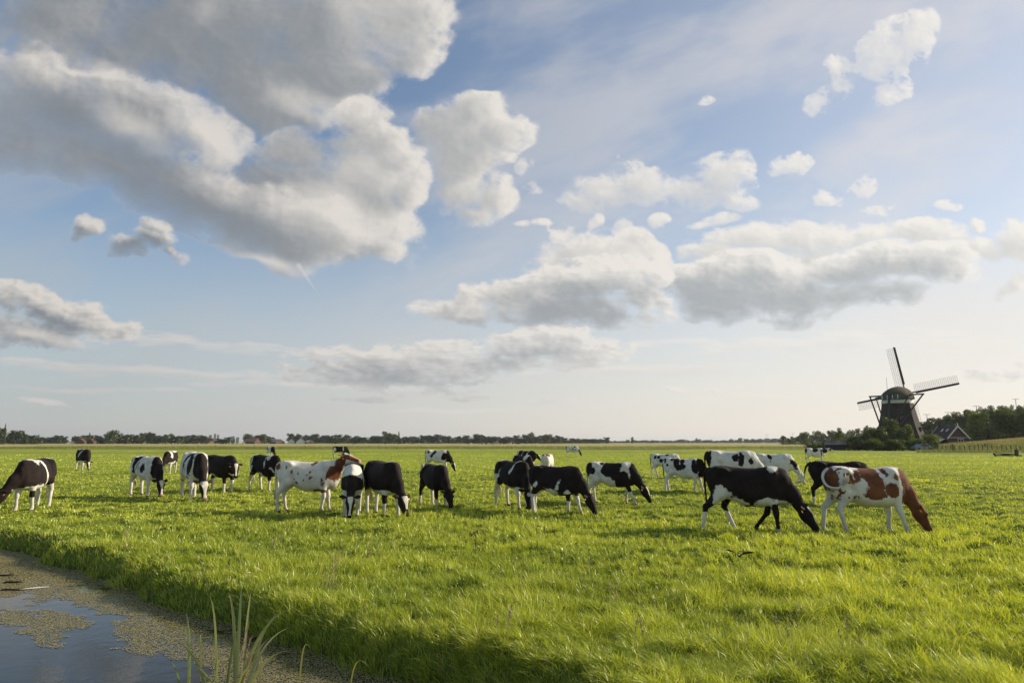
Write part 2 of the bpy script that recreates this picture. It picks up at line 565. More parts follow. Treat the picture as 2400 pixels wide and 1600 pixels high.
def vnoise(x, y, z, seed=0):
    ix, iy, iz = np.floor(x).astype(np.int64), np.floor(y).astype(np.int64), np.floor(z).astype(np.int64)
    fx, fy, fz = (x - ix), (y - iy), (z - iz)
    fx, fy, fz = fx * fx * (3 - 2 * fx), fy * fy * (3 - 2 * fy), fz * fz * (3 - 2 * fz)
    r = 0
    for dx in (0, 1):
        for dy in (0, 1):
            for dz in (0, 1):
                w = (fx if dx else 1 - fx) * (fy if dy else 1 - fy) * (fz if dz else 1 - fz)
                r = r + w * hash3(ix + dx, iy + dy, iz + dz, seed)
    return r * 2 - 1


def fbm3(x, y, z, f=1.0, octv=4, seed=0, gain=.5):
    s, a, t = 0, 1.0, 0.0
    for i in range(octv):
        s = s + a * vnoise(x * f + 31.7 * i, y * f + 11.3 * i, z * f + 5.9 * i, seed + i)
        t += a
        a *= gain
        f *= 2.07
    return s / t


# ------------------------------------------------------------------ surface nets
def surface_nets(F, o, h):
    nx, ny, nz = F.shape
    I = (F < 0)
    cs = np.zeros((nx - 1, ny - 1, nz - 1), np.int8)
    for a in (0, 1):
        for b in (0, 1):
            for c in (0, 1):
                cs += I[a:nx - 1 + a, b:ny - 1 + b, c:nz - 1 + c]
    act = (cs > 0) & (cs < 8)
    idx = -np.ones(act.shape, np.int32)
    cells = np.argwhere(act)
    idx[act] = np.arange(len(cells))
    cx, cy, cz = cells.T
    P = np.zeros((len(cells), 3), np.float64)
    N = np.zeros(len(cells))
    corners = [(0, 0, 0), (1, 0, 0), (0, 1, 0), (1, 1, 0), (0, 0, 1), (1, 0, 1), (0, 1, 1), (1, 1, 1)]
    val = [F[cx + a, cy + b, cz + c] for a, b, c in corners]
    for i in range(8):
        for j in range(i + 1, 8):
            if sum(abs(corners[i][k] - corners[j][k]) for k in range(3)) != 1:
                continue
            vi, vj = val[i], val[j]
            m = (vi < 0) != (vj < 0)
            t = np.where(m, vi / np.where(m, vi - vj, 1), 0)
            for k in range(3):
                P[:, k] += np.where(m, corners[i][k] + t * (corners[j][k] - corners[i][k]), 0)
            N += m
    P = P / N[:, None] + cells
    V = np.asarray(o) + P * h
    Q = []
    for ax in range(3):
        sl0 = [slice(None)] * 3
        sl1 = [slice(None)] * 3
        sl0[ax] = slice(0, -1)
        sl1[ax] = slice(1, None)
        A, Bm = I[tuple(sl0)], I[tuple(sl1)]
        for flip, m in ((0, A & ~Bm), (1, Bm & ~A)):
            e = np.argwhere(m)
            b, c = (ax + 1) % 3, (ax + 2) % 3
            ok = (e[:, b] > 0) & (e[:, c] > 0) & (e[:, b] < F.shape[b] - 1) & (e[:, c] < F.shape[c] - 1)
            e = e[ok]
            q = []
            for db, dc in ((-1, -1), (0, -1), (0, 0), (-1, 0)):
                p = e.copy()
                p[:, b] += db
                p[:, c] += dc
                q.append(idx[p[:, 0], p[:, 1], p[:, 2]])
            q = np.stack(q, 1)
            if flip:
                q = q[:, ::-1]
            Q.append(q)
    Q = np.concatenate(Q)
    return V.astype(np.float32), Q


# ================================================================== cattle
def mat_new(name):
    m = bpy.data.materials.new(name)
    m.use_nodes = True
    return m, NT(m.node_tree), m.node_tree.nodes['Principled BSDF']


def coat_material(name, dark, white=(.70, .67, .60), dark2=None):
    m, T, b = mat_new(name)
    at = T.new('ShaderNodeAttribute', attribute_name='coat')
    sk = T.new('ShaderNodeAttribute', attribute_name='skin')
    tc = T.new('ShaderNodeTexCoord')
    n = T.noise(tc.outputs['Object'], 55, 3, .6)
    f = T.math('ADD', at.outputs['Fac'], T.math('MULTIPLY', T.math('SUBTRACT', n, .5), .34))
    f = T.mapr(f, -.035, .035)
    n2 = T.noise(tc.outputs['Object'], 4, 5, .6)
    dk = T.mix(T.mapr(n2, .35, .7), dark, dark2 or tuple(c * 1.5 for c in dark))
    wh = T.mix(T.mapr(n2, .35, .7), white, (white[0] * .76, white[1] * .73, white[2] * .68))
    # mud on the lower legs
    sep = T.new('ShaderNodeSeparateXYZ')
    T.l.new(tc.outputs['Object'], sep.inputs[0])
    mud = T.math('MULTIPLY', T.mapr(sep.outputs[2], .42, .05, 0, .75), T.mapr(n, .42, .62))
    wh = T.mix(mud, wh, (.36, .29, .20))
    col = T.mix(f, wh, dk)
    hoof = T.mapr(sk.outputs['Fac'], .5, .9)
    pink = T.math('MULTIPLY', T.mapr(sk.outputs['Fac'], 1.5, 1.9), 1.0)
    col = T.mix(hoof, col, (.022, .017, .014))
    col = T.mix(pink, col, (.46, .27, .21))
    T.l.new(col, b.inputs['Base Color'])
    b.inputs['Roughness'].default_value = .80
    b.inputs['Specular IOR Level'].default_value = .14
    b.inputs['Sheen Weight'].default_value = .03
    b.inputs['Sheen Roughness'].default_value = .45
    bp = T.new('ShaderNodeBump')
    bp.inputs['Strength'].default_value = .35
    bp.inputs['Distance'].default_value = .012
    mp = T.new('ShaderNodeMapping')
    mp.inputs['Scale'].default_value = (1.0, 1.0, .35)
    T.l.new(tc.outputs['Object'], mp.inputs[0])
    T.l.new(T.noise(mp.outputs[0], 90, 3, .6), bp.inputs['Height'])
    T.l.new(bp.outputs[0], b.inputs['Normal'])
    return m


M_BLACK = coat_material('black_and_white_coat', (.0135, .0088, .0078), dark2=(.025, .0160, .0135))
M_RED = coat_material('red_and_white_coat', (.110, .039, .018), dark2=(.215, .084, .037))
m_, T_, b_ = mat_new('ear_tag_yellow')
b_.inputs['Base Color'].default_value = (.80, .62, .03, 1)
b_.inputs['Roughness'].default_value = .4
M_TAG = m_
m_, T_, b_ = mat_new('tail_hair')
b_.inputs['Base Color'].default_value = (.52, .46, .36, 1)
b_.inputs['Roughness'].default_value = .9
M_HAIR = m_
m_, T_, b_ = mat_new('tail_hair_dark')
b_.inputs['Base Color'].default_value = (.02, .015, .012, 1)
b_.inputs['Roughness'].default_value = .9
M_HAIRD = m_
m_, T_, b_ = mat_new('eye_dark')
b_.inputs['Base Color'].default_value = (.008, .006, .005, 1)
b_.inputs['Roughness'].default_value = .12
M_EYE = m_

TX = [-.84, -.80, -.74, -.62, -.45, -.25, 0.0, .22, .42, .56, .68, .78, .84]
TT = [1.10, 1.20, 1.265, 1.305, 1.305, 1.275, 1.262, 1.262, 1.268, 1.258, 1.215, 1.14, 1.06]
TBt = [.98, .88, .79, .735, .68, .600, .525, .51, .525, .555, .60, .69, .83]
TW = [.03, .11, .175, .22, .24, .268, .298, .29, .25, .22, .18, .13, .05]

HS = [-.06, -.02, .04, .12, .19, .28, .37, .435, .475, .495]
HF = [.02, .07, .092, .095, .088, .068, .056, .056, .045, .01]
HB = [-.03, -.10, -.155, -.172, -.158, -.118, -.092, -.088, -.07, -.02]
HW = [.04, .085, .104, .108, .094, .074, .064, .072, .064, .02]


def smin(a, b, k):
    h = np.clip(.5 + .5 * (b - a) / k, 0, 1)
    return b * (1 - h) + a * h - k * h * (1 - h)


class Cow:
    def __init__(s, vox):
        s.h = vox
        s.o = np.array([-1.15, -.62, -.03])
        s.n = np.array([int(2.9 / vox), int(1.24 / vox), int(1.95 / vox)])
        s.F = np.full(s.n, 1.0, np.float32)
        s.ax = [s.o[i] + np.arange(s.n[i]) * vox for i in range(3)]

    def sub(s, lo, hi, m=.12):
        i0 = [max(0, int((lo[k] - m - s.o[k]) / s.h)) for k in range(3)]
        i1 = [min(s.n[k], int((hi[k] + m - s.o[k]) / s.h) + 2) for k in range(3)]
        sl = tuple(slice(i0[k], i1[k]) for k in range(3))
        g = np.meshgrid(*[s.ax[k][sl[k]] for k in range(3)], indexing='ij')
        return sl, [a.astype(np.float32) for a in g]

    def merge(s, sl, d, k):
        s.F[sl] = smin(s.F[sl], d.astype(np.float32), k)

    def cone(s, a, b, ra, rb, k=.04, flat=1.0, yaw=0.0):
        a, b = np.array(a, float), np.array(b, float)
        r = max(ra, rb)
        sl, (X, Y, Z) = s.sub(np.minimum(a, b) - r, np.maximum(a, b) + r)
        if X.size == 0:
            return
        c, sn = math.cos(yaw), math.sin(yaw)

        def tr(x, y, z):
            return x * c + y * sn, (-x * sn + y * c) * flat, z
        A = np.array(tr(*a))
        B = np.array(tr(*b))
        x, y, z = tr(X, Y, Z)
        ab = B - A
        L = max((ab ** 2).sum(), 1e-9)
        t = np.clip(((x - A[0]) * ab[0] + (y - A[1]) * ab[1] + (z - A[2]) * ab[2]) / L, 0, 1)
        d = np.sqrt((x - A[0] - ab[0] * t) ** 2 + (y - A[1] - ab[1] * t) ** 2 + (z - A[2] - ab[2] * t) ** 2) - (ra + (rb - ra) * t)
        s.merge(sl, d / max(1.0, flat ** .5), k)

    def ell(s, c, r, k=.05, rot=0.0):
        c = np.array(c, float)
        m = max(r)
        sl, (X, Y, Z) = s.sub(c - m, c + m)
        if X.size == 0:
            return
        co, sn = math.cos(rot), math.sin(rot)
        x, y, z = X - c[0], Y - c[1], Z - c[2]
        x, z = x * co + z * sn, -x * sn + z * co
        q = np.sqrt((x / r[0]) ** 2 + (y / r[1]) ** 2 + (z / r[2]) ** 2)
        s.merge(sl, (q - 1) * min(r), k)

    def torso(s, fat=1.0):
        sl, (X, Y, Z) = s.sub((-.86, -.34, .5), (.86, .34, 1.36), .1)
        top = np.interp(X, TX, TT)
        bot = np.interp(X, TX, TBt)
        w = np.interp(X, TX, TW) * fat
        zc, hz = (top + bot) / 2, (top - bot) / 2
        t = (Z - zc) / hz
        # narrow spine, rounder flank; broader at the hips
        hip = np.exp(-((X + .5) / .2) ** 2)
        w = w * (1 - (.20 - .26 * hip) * np.clip(t, -1, 1) - .05 * np.clip(t, 0, 1) ** 2)
        q = (np.abs(Y / w) ** 2.15 + np.abs(t) ** 2.25) ** (1 / 2.2)
        d = (q - 1) * np.minimum(w, hz) * .9
        d = np.maximum(d, np.abs(X) - .86)
        s.merge(sl, d, .03)


def build_cow(name, label, px, py, psi, scale, coat, gait=(0, 0, 0, 0), head='graze', hyaw=0.0, tail='hang', red=False,
              vox=.02, tags=True, seed=1, fat=1.0, group='cattle grazing on the near meadow', pitch=None, reach=0.0, tuft=True, at=None):
    """psi: degrees, 0 faces right in the photo, -90 faces the camera."""
    c = Cow(vox)
    c.torso(fat)
    # hips, pins, shoulders, brisket, thighs
    for sy in (-1, 1):
        c.ell((-.46, sy * .20, 1.215), (.075, .045, .045), .08)
        c.ell((-.775, sy * .11, 1.13), (.06, .045, .06), .06)
        c.ell((-.60, sy * .145, .95), (.205, .10, .29), .07, .18)
        c.ell((.47, sy * .16, .98), (.13, .07, .25), .09, -.15)
        c.ell((.40, sy * .155, .78), (.12, .07, .12), .06)
    c.ell((.70, 0, .76), (.13, .10, .16), .08)
    c.ell((.54, 0, 1.225), (.18, .05, .035), .08)
    # udder / navel
    c.ell((-.42, 0, .72), (.10, .09, .06), .05)
    c.cone((-.14, 0, .575), (-.02, 0, .525), .035, .022, .05)
    # legs: right hind, left hind, right front, left front (foot moved forward by gait)
    feet = []
    for i, (sy, hind) in enumerate(((-1, 1), (1, 1), (-1, 0), (1, 0))):
        g = gait[i]
        y = sy * .15
        if hind:
            st = (-.50 + g * .25, sy * .165, .76)
            hk = (-.745 + g * .58, y, .495 + abs(g) * .02)
            ft = (-.735 + g * .98, y, .115)
            ho = (-.70 + g, y, .035)
            c.cone((-.60, sy * .15, .92), st, .15, .105, .06, 1.25)
            c.cone(st, hk, .128, .060, .05, 1.08)
            c.cone((hk[0] - .025, y, hk[2] + .02), hk, .036, .040, .03)
            c.cone(hk, ft, .054, .040, .025)
        else:
            el = (.47 + g * .12, y, .74)
            kn = (.515 + g * .50 + max(-g, 0) * .12, y, .40)
            ft = (.51 + g * .97, y, .115)
            ho = (.545 + g, y, .035)
            c.cone((.47, y, .92), el, .10, .085, .06, 1.2)
            c.cone(el, kn, .096, .058, .04, 1.03)
            c.ell((kn[0], y, kn[2]), (.058, .053, .064), .03)
            c.cone(kn, ft, .046, .039, .025)
        c.ell((ft[0], ft[1], ft[2]), (.041, .041, .045), .02)
        c.cone(ft, ho, .036, .046, .02)
        c.cone(ho, (ho[0] + .03, y, .02), .048, .040, .02)
        feet.append(ho)
    # neck and head
    P = {'graze': (1.09 + reach, .52), 'low': (1.16, .74), 'level': (1.20, 1.22), 'up': (.98, 1.40), 'mid': (1.16, .98)}[head]
    pt = {'graze': -70, 'low': -66, 'level': -28, 'up': -16, 'mid': -60}[head] if pitch is None else pitch
    ny = R(hyaw)
    bx = .60
    dx = P[0] - bx
    pol = np.array((bx + dx * math.cos(ny), dx * math.sin(ny), P[1]))
    sh = np.array((.60, 0, 1.0))
    mid = sh * .5 + pol * .5 + np.array((.02, -math.sin(ny) * .05, .02 if head in ('graze', 'low') else -.02))
    if head == 'up':
        mid = sh * .5 + pol * .5 + np.array((.07, 0, -.02))
    hy = ny * 1.5
    hd = np.array((math.cos(R(pt)) * math.cos(hy), math.cos(R(pt)) * math.sin(hy), math.sin(R(pt))))
    hl = np.array((-math.sin(hy), math.cos(hy), 0))
    hu = np.cross(hd, hl)
    neck_end = pol - hu * .045 + hd * .03
    c.cone((.50, 0, 1.03), sh, .225, .215, .08, 1.45, ny * .3)
    c.cone(sh, mid, .215, .155, .08, 1.45, ny * .8)
    c.cone(mid, neck_end, .155, .105, .06, 1.25, ny)
    if head in ('up', 'level', 'mid'):
        c.cone((.70, 0, .80), mid - np.array((0, 0, .10)), .12, .09, .08, 1.5, ny)
    # head loft
    lo = np.minimum(pol, pol + hd * .55) - .17
    hi = np.maximum(pol, pol + hd * .55) + .17
    sl, (X, Y, Z) = c.sub(lo, hi, .02)
    rx, ry, rz = X - pol[0], Y - pol[1], Z - pol[2]
    S = rx * hd[0] + ry * hd[1] + rz * hd[2]
    U = rx * hu[0] + ry * hu[1] + rz * hu[2]
    L = rx * hl[0] + ry * hl[1] + rz * hl[2]
    f, b, w = np.interp(S, HS, HF), np.interp(S, HS, HB), np.interp(S, HS, HW)
    uc, uh = (f + b) / 2, (f - b) / 2
    tt = (U - uc) / uh
    w = w * (1 + .10 * np.clip(tt, -1, 1))
    q = (np.abs(L / w) ** 2.5 + np.abs(tt) ** 2.4) ** (1 / 2.4)
    d = np.maximum((q - 1) * np.minimum(w, uh), np.maximum(-.06 - S, S - .495))
    d = d * .9
    c.merge(sl, d, .035)

    def hp(s_, u_, l_):
        return pol + hd * s_ + hu * u_ + hl * l_
    for sy in (-1, 1):
        c.ell(hp(.15, .06, sy * .085), (.035, .03, .03), .03)
    # nostril bulge and poll
    c.ell(hp(-.03, .05, 0), (.05, .05, .04), .04)

    V, Q = surface_nets(c.F, c.o, c.h)
    # light smoothing
    E = np.concatenate([Q[:, [0, 1]], Q[:, [1, 2]], Q[:, [2, 3]], Q[:, [3, 0]]])
    for _ in range(2):
        acc = np.zeros_like(V)
        cnt = np.zeros(len(V), np.float32)
        np.add.at(acc, E[:, 0], V[E[:, 1]])
        np.add.at(acc, E[:, 1], V[E[:, 0]])
        np.add.at(cnt, E[:, 0], 1)
        np.add.at(cnt, E[:, 1], 1)
        V = V * .5 + .5 * acc / np.maximum(cnt, 1)[:, None]

    # tail, ears: islands of the same mesh
    X2 = MB()
    tb = Vector((-.74, 0, 1.235))
    TP = {'hang': [(-.83, 0, 1.20), (-.875, 0, 1.06), (-.87, .0, .85), (-.86, .01, .66), (-.86, .02, .50)],
          'swing': [(-.84, .0, 1.19), (-.91, -.05, 1.05), (-.94, -.10, .85), (-.95, -.14, .70), (-.97, -.18, .62)],
          'side': [(-.86, -.10, 1.10), (-.84, -.24, 1.0), (-.68, -.31, .98), (-.45, -.325, 1.08), (-.25, -.33, 1.19)],
          'flick': [(-.84, -.03, 1.18), (-.90, -.10, 1.06), (-.86, -.22, .93), (-.70, -.31, .90), (-.55, -.33, .97)],
          'out': [(-.85, 0, 1.19), (-.93, .03, 1.06), (-.96, .06, .90), (-.98, .10, .76), (-1.08, .14, .68)]}[tail]
    pts = [tb] + [Vector(p) for p in TP]
    if True:
        sm, rd = [], []
        R0 = [.050, .036, .027, .021, .018, .015]
        for i in range(len(pts) - 1):
            p0, p1, p2, p3 = pts[max(i - 1, 0)], pts[i], pts[i + 1], pts[min(i + 2, len(pts) - 1)]
            for k in range(4):
                t = k / 4
                sm.append(.5 * ((2 * p1) + (p2 - p0) * t + (2 * p0 - 5 * p1 + 4 * p2 - p3) * t * t + (3 * p1 - p0 - 3 * p2 + p3) * t ** 3))
                rd.append(R0[i] * (1 - t) + R0[i + 1] * t)
        sm.append(pts[-1])
        rd.append(R0[-1])
        X2.tube(sm, rd, 8)
    ntail = len(X2.v)
    for sy in (-1, 1):
        base = Vector(hp(.005, .02, sy * .085))
        ax = (Vector(hl) * sy * .90 + Vector(hd) * -.18 + Vector(hu) * -.30).normalized()
        if head == 'up':
            ax = (Vector(hl) * sy * .80 + Vector(hd) * -.55 + Vector(hu) * -.15).normalized()
        wv = Vector(hd).cross(ax).normalized()
        wd = ax.cross(wv).normalized()
        b0 = len(X2.v)
        prof = [(0, .018), (.035, .030), (.08, .048), (.125, .046), (.165, .028), (.19, .006)]
        for (s_, r_) in prof:
            cc = base + ax * s_ + wd * (-.012 * (s_ / .2)) + wv * (-.035 * (s_ / .2) ** 2)
            for k in range(8):
                a = 2 * math.pi * k / 8
                X2.v.append(tuple(cc + wd * math.cos(a) * r_ + wv * math.sin(a) * r_ * .34))
        for i in range(len(prof) - 1):
            for k in range(8):
                k2 = (k + 1) % 8
                X2.f.append((b0 + i * 8 + k, b0 + i * 8 + k2, b0 + (i + 1) * 8 + k2, b0 + (i + 1) * 8 + k))
    nv = len(V)
    V2 = np.array(X2.v, np.float32)
    q4 = np.array([f for f in X2.f if len(f) == 4], np.int32) + nv
    V = np.concatenate([V, V2])
    Q = np.concatenate([Q, q4])

    # ---------------- coat: >0 dark, <0 white
    x, y, z = V[:, 0], V[:, 1], V[:, 2]
    n1 = fbm3(x, y, z, 3.2, 4, seed * 7)
    n2 = fbm3(x, y, z, 3.2, 4, seed * 7 + 40)
    n3 = fbm3(x, y, z, 9.0, 5, seed * 7 + 80, .6)
    rx, ry, rz = x - pol[0], y - pol[1], z - pol[2]
    S = rx * hd[0] + ry * hd[1] + rz * hd[2]
    U = rx * hu[0] + ry * hu[1] + rz * hu[2]
    L = rx * hl[0] + ry * hl[1] + rz * hl[2]
    isear = np.zeros(len(V), bool)
    isear[nv + ntail:] = True
    istail = np.zeros(len(V), bool)
    istail[nv:nv + ntail] = True
    ishead = ((S > -.07) & (S < .6) & (np.abs(L) < .15) & (np.abs(U) < .2) & (x > .75)) | isear
    f = np.full(len(V), 1.0 if coat.get('base', 'd') == 'd' else -1.0, np.float32)
    wx = x + n1 * .075
    wz = z + n2 * .075
    for p in coat.get('p', []):
        side = p[6] if len(p) > 6 else 0
        cc, ss = math.cos(R(p[5])), math.sin(R(p[5]))
        dx_, dz_ = wx - p[1], wz - p[2]
        a_ = (dx_ * cc + dz_ * ss) / p[3]
        b_2 = (-dx_ * ss + dz_ * cc) / p[4]
        dd = (1 - np.sqrt(a_ * a_ + b_2 * b_2)) * min(p[3], p[4]) * 4 + n3 * .26
        if side:
            dd = np.where(np.sign(y + 1e-4) * side >= -.0, dd, -1)
        f = np.maximum(f, dd) if p[0] == 'd' else np.minimum(f, -dd)
    if coat.get('spots'):
        sp = fbm3(x, y, z, coat.get('spotf', 9.0), 3, seed + 200)
        dd = (sp - coat['spots']) * 4
        rg = coat.get('spotr', (-.9, .9))
        dd = np.where((x > rg[0]) & (x < rg[1]), dd, -1)
        f = np.maximum(f, dd)
    # neck colour
    nk = coat.get('neck')
    if nk:
        dd = (wx - coat.get('neckx', .62)) * 4 + n3 * .3
        f = np.maximum(f, dd) if nk == 'd' else np.minimum(f, -dd)
    lg = coat.get('legs', 'w')
    zl = coat.get('legz', .62)
    dd = (zl - z + n1 * .10) * 5
    low = (z < .66) & (x < .70 + (.66 - z) * .45)
    if lg == 'w':
        f = np.where(low & ~ishead, np.minimum(f, -dd), f)
    elif lg == 'd':
        f = np.where(low & ~ishead, np.maximum(f, dd), f)
    elif lg == 'sock':
        f = np.where(low & ~ishead, np.minimum(f, -(.30 - z + n1 * .06) * 5), f)
    elif lg == 'mix':   # dark shin patches on white
        f = np.where(low & ~ishead, np.minimum(f, -dd), f)
        f = np.where(low & ~ishead, np.maximum(f, (n2 - .25) * 3 - np.abs(z - .42) * 3), f)
    for lp in coat.get('lp', []):   # patches on one leg: (d/w, leg index, z0, z1)
        fx, fy = feet[lp[1]][0], feet[lp[1]][1]
        m = (np.sign(y) == np.sign(fy)) & ((x < -.2) if lp[1] < 2 else (x > .2)) & (z < .9) & ~ishead & (x < .72 + (.66 - z) * .45)
        dd = np.minimum(z - lp[2], lp[3] - z) * 6 + n1 * .4
        f = np.where(m, np.maximum(f, dd) if lp[0] == 'd' else np.minimum(f, -dd), f)
    hc = coat.get('head', 'd')
    fh = np.full(len(V), 1.0 if hc != 'w' else -1.0, np.float32)
    bz = coat.get('blaze', .0)
    if bz > 0:
        wdt = bz * (1 + .5 * np.cos(np.clip(S / .5, 0, 1) * 5))
        dd = (wdt - np.abs(L + n1 * .02)) * 18
        dd = np.where((U > -.02) & (S > -.0) & (S < coat.get('bend', .5)), dd, -1)
        fh = np.minimum(fh, -dd)
    if coat.get('star'):
        dd = (.055 - np.sqrt((S - .12) ** 2 + L ** 2)) * 20
        fh = np.minimum(fh, np.where(U > 0, -dd, 1))
    if coat.get('jaw'):
        fh = np.minimum(fh, np.where((U < -.03) & (S > .1), -(coat['jaw'] + n1) * 2, 1))
    if coat.get('face_patch'):
        dd = (.10 - np.sqrt((S - .14) ** 2 + (np.abs(L) - .09) ** 2 + (U - .0) ** 2)) * 15
        fh = np.maximum(fh, dd)
    fh = np.where(isear, 1.0 if coat.get('ears', 'd') == 'd' else -1.0, fh)
    f = np.where(ishead, fh, f)
    f = np.where(istail, 1.0 if coat.get('tail', 'd') == 'd' else -1.0, f)
    if coat.get('tail') == 'dw':
        f = np.where(istail, (z - .95) * 8, f)
    # ribs, hip hollow and loose skin: shallow relief on the flank
    if vox < .03:
        nb = len(V2)
        nn = fbm3(x * 1.0, y, z, 6.0, 3, seed + 300)
        rib = np.sin(x * 34 + z * 5) * np.exp(-((x - .15) / .32) ** 2) * np.exp(-((z - .9) / .2) ** 2)
        hol = np.exp(-((x + .36) / .09) ** 2 - ((z - 1.10) / .09) ** 2)
        amt = (nn * .008 + rib * .0022 - hol * .02) * np.clip((z - .45) / .3, 0, 1) * (np.abs(y) > .05)
        amt[nv:] = 0
        V[:, 1] += np.sign(y) * amt
    skin = np.zeros(len(V), np.float32)
    skin[(z < .058) & ~ishead] = 1
    muz = (S > .435) & ~isear & (np.abs(L) < .12) & (np.abs(U) < .14) & ishead
    skin[muz] = 2 if coat.get('pink') else 1
    sh_me = np_mesh('cow_body', V, Q, None, True, {'coat': np.clip(f, -1, 1), 'skin': skin})

    g = at if at is not None else ground(px, py)
    root = empty(name, (g.x, g.y, GZ(g.x, g.y) - .012), R(psi), scale)
    root.scale = (scale * .93, scale, scale)
    tag(root, label, 'cow', group)
    add_obj('body', sh_me, M_RED if red else M_BLACK, root)
    for sy in (-1, 1):
        e = MB()
        pc = Vector(hp(.155, .052, sy * .088))
        lat = Vector(hl) * sy
        ring = []
        e.tube([pc, pc + lat * .012, pc + lat * .02], [.024, .019, .006], 8)
        e.build('eye', M_EYE, root, smooth=True)
    if tags:
        for sy in (-1, 1):
            e = MB()
            pc = Vector(hp(-.005, -.045, sy * .17))
            M3 = Matrix((Vector(hd), Vector(hl), Vector(hu))).transposed()
            e.box(pc + Vector(hd) * .035, (.050, .040, .008), M3)
            e.build('ear_tag', M_TAG, root)
    if tuft:
        e = MB()
        a, b3 = pts[-2], pts[-1]
        d3 = (b3 - a).normalized()
        if tail in ('hang', 'swing'):
            dn = Vector((0, 0, -1))
        elif tail == 'out':
            dn = Vector((-.8, .1, .1))
        elif tail == 'side':
            dn = Vector((.6, .0, .6))
        else:
            dn = Vector((.05, -.1, 1))
        rr = random.Random(seed)
        for k in range(16):
            off = Vector((rr.uniform(-1, 1), rr.uniform(-1, 1), rr.uniform(-1, 1))) * .035
            l_ = rr.uniform(.14, .26)
            q0 = b3 - d3 * rr.uniform(0, .08)
            q1 = q0 + (d3 * .5 + dn * .5) * l_ * .5 + off * .8
            q2 = q0 + (d3 * .25 + dn * .8) * l_ + off * 1.7
            e.tube([q0, q1, q2], [.011, .014, .003], 4)
        e.build('tail_tuft', M_HAIR if coat.get('tuft', 'w') == 'w' else M_HAIRD, root, smooth=True)
    return root


# ================================================================== terrain
# far bank line of the ditch: through these two points of the water surface
WATER_Z = -0.25
_a = ground(0, 1284, WATER_Z)
_b = ground(980, 1600, WATER_Z)
BD = (_b - _a).normalized()                     # along the ditch, towards the lower right
BN = Vector((BD.y, -BD.x, 0))                   # towards the camera
if BN.dot(Vector((0, 0, 0)) - _a) < 0:
    BN = -BN
DITCH_W = 3.1


def ditch_n(x, y):
    return (x - _a.x) * BN.x + (y - _a.y) * BN.y


def ditch_s(x, y):
    return (x - _a.x) * BD.x + (y - _a.y) * BD.y


def terrain(x, y):
    """height of the ground sheet (numpy arrays)"""
    r = np.hypot(x, y)
    z0 = x * 0
    n = ditch_n(x, y)
    s = ditch_s(x, y)
    wig = .22 * fbm3(s, z0, z0, .55, 3, 5) + .11 * fbm3(s, z0, z0, 2.3, 2, 6)
    n = n + wig - .24
    shore = sstep(n, -1.6, -.5) * (1 - sstep(n, DITCH_W, DITCH_W + .8))
    # hummocks: lumps elongated across the light, as trodden pasture has
    near = np.clip(1 - (r - 25) / 60, 0, 1)
    h = .055 * fbm3(x, y * 1.6, z0, .55, 3, 11) + .050 * fbm3(x, y * 1.5, z0, 1.5, 3, 12) * near
    tus = np.clip(fbm3(x, y * 1.25, z0, 2.0, 3, 14) - .03, 0, 1)
    h = (h + .17 * tus * near) * (1 - .7 * shore)
    h = h + .10 * fbm3(x, y, z0, .06, 2, 15) * np.clip(r / 60, 0, 1)
    # ditch: bank falls from the pasture to the water, bed, near bank
    bank = sstep(n, -.55, .10)
    out = sstep(n, DITCH_W - .1, DITCH_W + .55)
    d = bank * (1 - out)
    h = h * (1 - d) - .48 * d + .05 * sstep(n, -1.5, -.7) * (1 - d)
    # the dyke the cottage stands on, at the right
    dk = (.45 * sstep(x - y * .575, 0, 12) + .55 * sstep(x - y * .60, 4, 34)) * sstep(y, 138, 178) * (1 - sstep(y, 330, 420))
    h = h + 3.0 * dk
    return h


_gzc = {}


def GZ(x, y):
    return float(terrain(np.array([float(x)]), np.array([float(y)]))[0])


